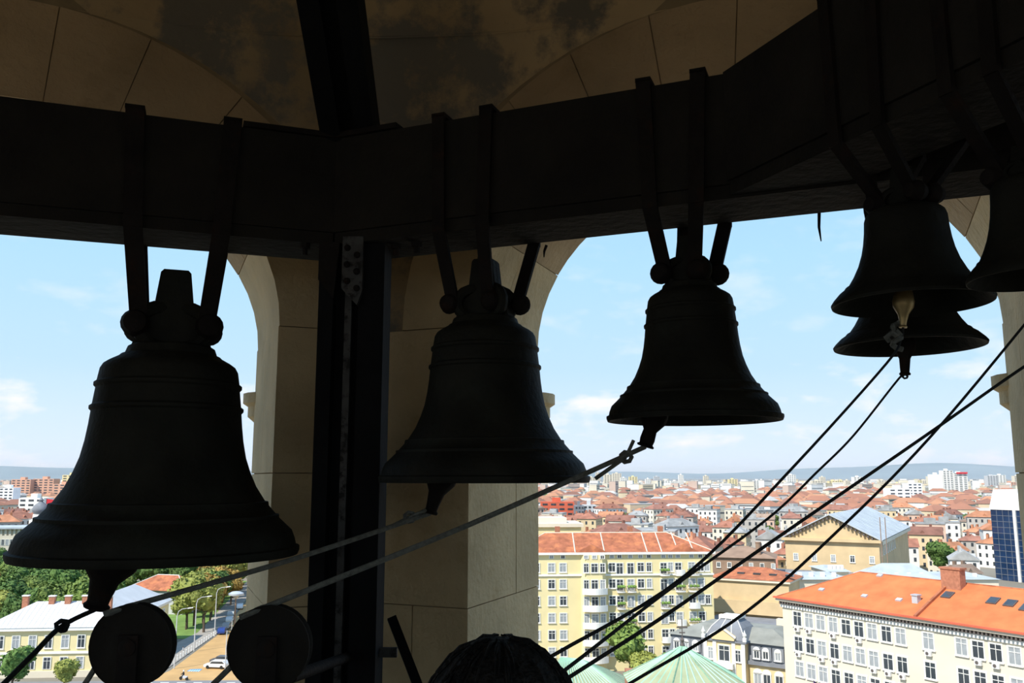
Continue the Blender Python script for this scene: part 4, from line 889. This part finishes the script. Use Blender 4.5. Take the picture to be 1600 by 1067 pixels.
# ---------------------------------------------------------------- trees
def tree_meshes(seed, n=1500, h=11, cr=4.6):
    rd_ = random.Random(seed); mb = MB(); lumps = [(Vector((rd_.uniform(-1, 1) * cr * .5, rd_.uniform(-1, 1) * cr * .5, h * rd_.uniform(.5, .85))), cr * rd_.uniform(.38, .6)) for _ in range(9)] + [(Vector((0, 0, h * .66)), cr * .75)]
    for i in range(n):
        c, r_ = rd_.choice(lumps); d = Vector((rd_.gauss(0, 1), rd_.gauss(0, 1), rd_.gauss(0, 1) + .25)).normalized(); p = c + d * r_ * rd_.uniform(.78, 1.06)
        a = Vector((rd_.gauss(0, 1), rd_.gauss(0, 1), rd_.gauss(0, .6))).normalized(); nn = (d + a * .8).normalized(); u = nn.cross(Vector((.3, .2, 1))).normalized(); v = nn.cross(u); s = rd_.uniform(.28, .62)
        mb.add([p - u * s, p - v * s * .7, p + u * s, p + v * s * .7], [(0, 1, 2, 3)])
    for c, r_ in lumps:
        q = blob(r_ * .86, r_ * .86, r_ * .86, c, lambda p: 1 + .1 * math.sin(5 * p.x + 4 * p.z), 10, 7); mb.add(q.v, q.f)
    tr = MB(); tr.tube([(0, 0, 0), (.1, 0, h * .3), (0, .1, h * .6)], [.34, .26, .15], 7)
    for k in range(4):
        a = k * 1.6; tr.tube([(0, 0, h * .32), (math.cos(a) * cr * .4, math.sin(a) * cr * .4, h * .62)], [.15, .06], 5)
    return mb.mesh('crown', 'leaf'), tr.mesh('trunk', 'bark')
TM = [tree_meshes(s, 1500, 11 + (s % 3), 4.4 + .3 * (s % 2)) for s in range(5)]
def tree(x, y, sc, col, label, group, k=None, z=None):
    k = random.randrange(5) if k is None else k; e_ = empty('tree', (x, y, G if z is None else z), random.uniform(0, 6.28), label=label, cat='tree', group=group); e_.scale = (sc, sc, sc * random.uniform(.92, 1.12))
    link('crown', TM[k][0], e_, col=col); link('trunk', TM[k][1], e_)
GREENS = [((.085, .15, .035), 'deep green'), ((.14, .20, .045), 'mid green'), ((.22, .24, .055), 'yellowish green'), ((.30, .20, .05), 'golden autumn')]
rt = random.Random(21)
PK = 'park trees behind the public building'
def kind(i): return ('dense %s park tree growing behind the public building' % GREENS[i][1], GREENS[i][0])
spots = []
for i in range(3000):
    Y = rt.uniform(212, 325); px = rt.uniform(-330, 392); X = (px - 800) / 1390 * Y
    edge = -72.5 - max(0, (Y - 222)) * .185
    if X > edge - 3 or (208 < Y < 222 and px > 150) : continue
    if Y < 270 and 180 < px < 296: continue
    if any((X - a) ** 2 + (Y - b_) ** 2 < 6.4 ** 2 for a, b_ in spots): continue
    spots.append((X, Y))
for X, Y in spots:
    px = 800 + X / Y * 1390
    i = rt.choices([0, 1, 2, 3], [6, 3, 1, .3] if px < 215 else [1, 2, 3, 2.6])[0]; lb, c = kind(i); v = rt.uniform(.85, 1.15)
    sc_ = rt.uniform(.8, 1.08); zone = 'below the cream office block' if px < 45 else 'behind the long pale metal roof' if px < 185 else 'around the red roofed house' if px < 300 else 'beside the yellow street'
    lb = '%s %s park tree %s' % ('large' if sc_ > .94 else 'smaller', GREENS[i][1], zone); tree(X, Y, sc_, tuple(a * v for a in c), lb, lb + 's')
for px, py, sc, i, lb in ((306, 984, .8, 2, 'yellowish tree at the lawn corner nearest the public building'), (318, 978, .95, 3, 'golden tree on the lawn behind the lamp'), (332, 974, .9, 2, 'yellow green tree on the lawn beside the second lamp'), (344, 964, 1.0, 3, 'golden tree over the parked cars'), (352, 953, 1.0, 2, 'yellow green tree above the parked row'), (360, 942, 1.0, 3, 'golden tree where the street bends')):
    p = gp(px, py); tree(p.x - 2.5, p.y, sc, tuple(a * 1.1 for a in GREENS[i][0]), lb, None)
for px, py, Y, sc, i, lb in ((985, 1052, 168, .92, 1, 'bright green tree in front of the yellow apartment block'), (1008, 1052, 162, .6, 2, 'small yellow green tree in front of the yellow apartment block'), (1195, 1085, 118, .9, 0, 'dark conifer like tree below the mansion'), (20, 1062, 158, .7, 0, 'round dark green bush tree in front of the public building'), (100, 1072, 160, .5, 2, 'small yellow green tree in front of the public building')):
    p = at_Y(px, py, Y); tree(p.x, p.y, sc, tuple(a * 1.25 for a in GREENS[i][0]), lb, None, 1)
FOOT = []
# ---------------------------------------------------------------- high rise blocks on the skyline
def tower(px0, px1, pyt, Y, wallm, label, group=None, depth=None, name='tower_block', blank=False):
    b = Bld(name, label, at_Y(px0, 750, Y), at_Y(px1, 750, Y)); tag(b.e, group=group); FOOT.append((b.p0.x, b.p0.x + b.L, Y, Y + (depth or max(14, b.L * .35)))); h = b.loc(px0, pyt)[1]; D = depth or max(14, b.L * .35)
    b.box('wall', wallm, 0, b.L, 0, D, 0, h); b.box('roof_housing', wallm, b.L * .35, b.L * .6, D * .3, D * .7, h, h + 3)
    if blank: return b
    m = MB(); nfl = int(h / 3.0); nc = max(3, int(b.L / 6))
    for f in range(nfl):
        for k in range(nc): m.box((k + .2) * b.L / nc, (k + .8) * b.L / nc, -.15, 0, f * h / nfl + .9, f * h / nfl + 2.2)
    o = m.build('windows', 'glass_dark', b.e); o['kind'] = 'stuff'; return b
tower(18, 48, 749, 1150, 'pink_wall', 'wide pink and peach slab block on the skyline above the turret', depth=16); tower(52, 84, 748, 1160, 'pink_wall', 'second wide pink slab block joined to the first above the turret', depth=16)
tower(97, 122, 742, 1180, 'yellow_wall', 'tall peach slab block partly hidden by the largest bell'); tower(84, 112, 756, 1100, 'pink_wall', 'lower pink slab block partly hidden by the largest bell')
tower(0, 22, 762, 900, 'house_wall', 'grey office block below the pink slab blocks'); tower(32, 71, 778, 640, 'white_trim', 'plain white block behind the turret')
tower(1456, 1473.5, 741, 1500, 'white_trim', 'blank white end slab of the hotel beside the tallest slab', blank=True); tower(1474, 1490, 735, 1500, 'white_trim', 'tallest white slab of the hotel on the skyline'); tower(1490.5, 1512, 739, 1500, 'white_trim', 'white hotel wing with a red sign on the skyline')
s1 = at_Y(1494, 739.3, 1499); s2 = at_Y(1511, 738, 1499); tag(MB().box(s1.x, s2.x, 1497.5, 1498.5, s1.z - 1, s1.z + 2).build('roof_sign', 'flag_red'), 'red sign along the roof edge of the white hotel', 'sign')
tower(1388, 1422, 763, 880, 'house_wall', 'long grey apartment slab in front of the hotel'); tower(1418, 1440, 755, 960, 'house_wall', 'stepped grey apartment block beside the hotel')
b = tower(845, 897, 784, 640, 'coral_paint', 'coral red concrete frame building with open bays beyond the yellow block'); tower(898, 912, 790, 620, 'slate_roof', 'dark grey modern block beside the coral red building'); tower(911, 931, 789, 625, 'cloth_pale', 'pale grey modern block beside the coral red building')
rs = random.Random(9); last = 905; i = 0
WM_ = [('white_trim', 'white'), ('cream_stone', 'cream'), ('yellow_wall', 'yellow'), ('cloth_pale', 'grey'), ('pink_wall', 'pink')]
for px in list(range(918, 1460, 13)) + list(range(1515, 1640, 14)) + list(range(-60, 16, 16)):
    w = rs.uniform(7, 17); k = rs.choices(range(5), [5, 4, 2, 2, 1.2])[0]; Y = rs.uniform(1900, 3000); top = rs.uniform(738, 747) if 918 <= px < 995 else rs.uniform(741, 750) if rs.random() < .35 else rs.uniform(750, 757)
    tower(px, px + w, top, Y, WM_[k][0], *(lambda l: (l, l + 's'))('distant %s %s %s high rise block on the skyline' % ('broad' if w > 11.5 else 'slim', 'tall' if top < 749 else 'low', WM_[k][1])))
# ---------------------------------------------------------------- old town houses: 300 individuals, the rest as one object
def house_mesh(w, d, h, rise, roof):
    wm, rm, gm_ = MB(), MB(), MB(); wm.box(-w / 2, w / 2, -d / 2, d / 2, 0, h); o = .5
    if roof == 'hip':
        i = min(w, d) / 2 * .95; rm.add([(-w / 2 - o, -d / 2 - o, h), (w / 2 + o, -d / 2 - o, h), (w / 2 + o, d / 2 + o, h), (-w / 2 - o, d / 2 + o, h), (-w / 2 + i, 0, h + rise), (w / 2 - i, 0, h + rise)], [(0, 1, 5, 4), (1, 2, 5), (2, 3, 4, 5), (3, 0, 4), (3, 2, 1, 0)])
    elif roof == 'gable':
        rm.prism([(-w / 2 - o, -d / 2 - o, h), (-w / 2 - o, d / 2 + o, h), (-w / 2 - o, 0, h + rise)], (w + 2 * o, 0, 0))
    else:
        rm.box(-w / 2 - .2, w / 2 + .2, -d / 2 - .2, d / 2 + .2, h, h + .5); rm.box(-w * .2, w * .15, -d * .2, d * .2, h + .5, h + 2.6)
    if roof != 'flat':
        for x in (-w * .2, w * .24): rm.box(x - .5, x + .5, .5, 1.4, h + rise * .4, h + rise + 1.0)
        rm.prism([(-1.2, -d / 2 + .6, h + .4), (1.2, -d / 2 + .6, h + .4), (0, -d / 2 + .6, h + 1.9)], (0, 2.2, 0))
    nf = int(h / 3.3); nw = int(w / 2.6)
    for f in range(nf):
        for k in range(nw):
            x = (k + .5) * w / nw - w / 2; gm_.box(x - .5, x + .5, -d / 2 - .06, -d / 2, f * 3.3 + 1.0, f * 3.3 + 2.6)
        for k in range(int(d / 3)):
            y = (k + .5) * d / int(d / 3) - d / 2
            for s_ in (-1, 1): gm_.box(s_ * w / 2 - .06, s_ * w / 2 + .06, y - .5, y + .5, f * 3.3 + 1.0, f * 3.3 + 2.6)
    return wm.mesh('wall', 'house_wall'), rm.mesh('roof', 'house_roof'), gm_.mesh('windows', 'glass_dark')
HT = [(10, 9, 10, 2.8, 'hip'), (13, 10, 13.5, 3.0, 'hip'), (12, 9, 10, 3.2, 'gable'), (15, 10, 14, 3.2, 'gable'), (12, 12, 17, 3, 'flat'), (17, 10, 17, 3.2, 'hip'), (9, 8, 7, 2.8, 'gable')]
HM = [house_mesh(*a) for a in HT]
WALLS = [((.72, .66, .54), 'cream'), ((.76, .74, .70), 'white'), ((.66, .52, .32), 'ochre'), ((.62, .44, .34), 'pinkish'), ((.45, .42, .38), 'grey')]
ROOFS = [((.34, .15, .10), 'red tiled'), ((.44, .20, .11), 'orange tiled'), ((.27, .13, .095), 'dark red tiled'), ((.33, .33, .32), 'grey'), ((.28, .20, .15), 'brown')]
rh = random.Random(11); cand = []
def in_view(px): return -90 < px < 400 or 815 < px < 1680
tries = 0; grid = {}
while tries < 90000 and len(cand) < 9500:
    tries += 1; t = rh.random(); Y = 270 * (4200 / 270) ** (t ** .85); px = rh.uniform(-700, 2150)
    X = (px - 800) / 1375 * Y
    if px < 400 and Y < 352: continue
    if px < 60 and Y < 365: continue
    if 400 <= px < 815 and Y < 330 and (px < 560 or Y < 225): continue
    if 800 < px < 1130 and Y < 262: continue
    # keep clear of the hall, the glass tower, the turret
    v = Vector((X, Y, 0)) - c0; la, lf = v.dot(ax), v.dot(fr)
    if -45 < la < 90 and abs(lf) < 27: continue
    if px > 1500 and Y < 375: continue
    if abs(X - tp.x) < 14 and abs(Y - tp.y) < 18: continue
    if any(a - 16 < X < c_ + 16 and y0 - 16 < Y < y1 + 16 for a, c_, y0, y1 in FOOT): continue
    sp = 16.5 if Y < 900 else (22 if Y < 2000 else 34); key = (int(X // sp), int(Y // sp))
    if any((key[0] + a, key[1] + b_) in grid and (grid[(key[0] + a, key[1] + b_)][0] - X) ** 2 + (grid[(key[0] + a, key[1] + b_)][1] - Y) ** 2 < sp * sp for a in (-1, 0, 1) for b_ in (-1, 0, 1)): continue
    grid[key] = (X, Y); cand.append((Y, X, px))
cand.sort(key=lambda q: (not in_view(q[2]), q[0]))
def pick():
    return rh.choices(range(7), [4, 4, 4, 3, 2, 2, 2])[0], rh.choices(range(5), [5, 5, 3, 1.5, 2])[0], rh.choices(range(5), [6, 5, 4, 1.5, 1.5])[0]
NT = 300; treegap = 0
for Y, X, px in cand[:NT]:
    if rh.random() < .10:
        i = rh.randrange(3); tree(X, Y, rh.uniform(.8, 1.15), GREENS[i][0], '%s tree growing between the old town houses' % GREENS[i][1], 'trees among the old town houses, ' + GREENS[i][1]); continue
    t, wc, rc = pick()
    if HT[t][4] == 'flat': rc = 3
    wcol = [rh.uniform(.9, 1.08)] * 3; rcol = [rh.uniform(.8, 1.2)] * 3; wcol = tuple(a * b_ for a, b_ in zip(wcol, WALLS[wc][0])); rcol = tuple(a * b_ for a, b_ in zip(rcol, ROOFS[rc][0]))
    nf = {10: 'three', 13.5: 'four', 14: 'four', 17: 'five', 7: 'two'}[HT[t][2]]
    lb = '%s storey %s old town house with a %s %s roof' % (nf, WALLS[wc][1], ROOFS[rc][1], {'hip': 'hipped', 'gable': 'gabled', 'flat': 'flat'}[HT[t][4]])
    lb = lb.replace('grey flat', 'flat grey').replace('a orange', 'an orange').replace('old town house', 'house')
    lb += ' beyond the park' if px < 400 else ' beyond the yellow apartment block' if px < 1130 else ' around the gabled hall' if px < 1445 else ' near the blue glass tower'
    e_ = empty('town_house', (X, Y, G), rh.choice([R(-20), R(70), R(-20), R(68), R(25)]) + rh.uniform(-.1, .1), label=lb, cat='house', group=lb.replace('house', 'houses'))
    link('wall', HM[t][0], e_, col=wcol); link('roof', HM[t][1], e_, col=rcol); o = link('windows', HM[t][2], e_); o['kind'] = 'stuff'
# far part of the city: too many and too small to tell apart
FM = ['far_cream', 'far_white', 'far_ochre', 'far_pink', 'far_red', 'far_orange', 'far_darkred', 'far_grey', 'far_green', 'far_glass']
for nme, c in zip(FM, [(.66, .60, .48), (.74, .72, .68), (.62, .52, .36), (.58, .44, .36), (.36, .17, .11), (.44, .22, .13), (.28, .14, .10), (.45, .44, .42), (.08, .13, .04), (.10, .11, .12)]): mat(nme, c, .9, .1, .05)
mb = MB()
for Y, X, px in cand[NT:]:
    mb.cur = 0
    if rh.random() < .13:
        mb.cur = 8
        for k in range(3):
            q = blob(rh.uniform(5, 9), rh.uniform(5, 9), rh.uniform(4, 6), (X + rh.uniform(-8, 8), Y + rh.uniform(-8, 8), G + rh.uniform(5, 8)), lambda p: 1 + .15 * math.sin(7 * p.x + 5 * p.z), 9, 6); mb.add(q.v, q.f)
        continue
    w, d, h = rh.uniform(11, 28), rh.uniform(10, 16), rh.choice([8, 11, 14, 14, 17]); flat = rh.random() < (.25 if Y < 1300 else .6)
    if flat and Y > 1500: h *= rh.choice([1, 1.4, 1.8])
    M = Matrix.Translation((X, Y, G)) @ Matrix.Rotation(rh.choice([R(-20), R(70), R(25)]), 4, 'Z')
    mb.cur = rh.choices([0, 1, 2, 3], [4, 4, 2, 1.5])[0]; mb.box(-w / 2, w / 2, -d / 2, d / 2, 0, h, M)
    mb.cur = 9
    for f in range(int(h / 3.4)): mb.box(-w / 2 * .9, w / 2 * .9, -d / 2 - .1, d / 2 + .1, f * 3.4 + 1.3, f * 3.4 + 2.3, M) if rh.random() < .45 else None
    if not flat:
        mb.cur = rh.choices([4, 5, 6, 7], [5, 4, 3, 1])[0]; i = min(w, d) / 2; a, c = w / 2 + .5, d / 2 + .5
        mb.add([M @ Vector(p) for p in [(-a, -c, h), (a, -c, h), (a, c, h), (-a, c, h), (-a + i, 0, h + 4), (a - i, 0, h + 4)]], [(0, 1, 5, 4), (1, 2, 5), (2, 3, 4, 5), (3, 0, 4)])
    else:
        mb.cur = 7; mb.box(-w / 2 - .2, w / 2 + .2, -d / 2 - .2, d / 2 + .2, h, h + .4, M)
o = mb.build('distant_city', FM); tag(o, 'mass of distant red roofs and pale walls spreading to the horizon', 'city', kind='stuff')
# ---------------------------------------------------------------- haze over the plain
hv = bpy.data.materials.new('haze'); hv.use_nodes = True; t = hv.node_tree; t.nodes.clear(); vo = t.nodes.new('ShaderNodeOutputMaterial'); vsn = t.nodes.new('ShaderNodeVolumeScatter')
vsn.inputs['Color'].default_value = (.72, .87, 1, 1); vsn.inputs['Density'].default_value = 4.5e-5; vsn.inputs['Anisotropy'].default_value = 0; t.links.new(vsn.outputs[0], vo.inputs['Volume']); MT['haze'] = hv
h_ = MB().box(-29000, 29000, 500, 36000, G - 30, 300).build('haze', 'haze'); tag(h_, 'thin blue haze lying over the distant city and hills', 'haze', kind='stuff')
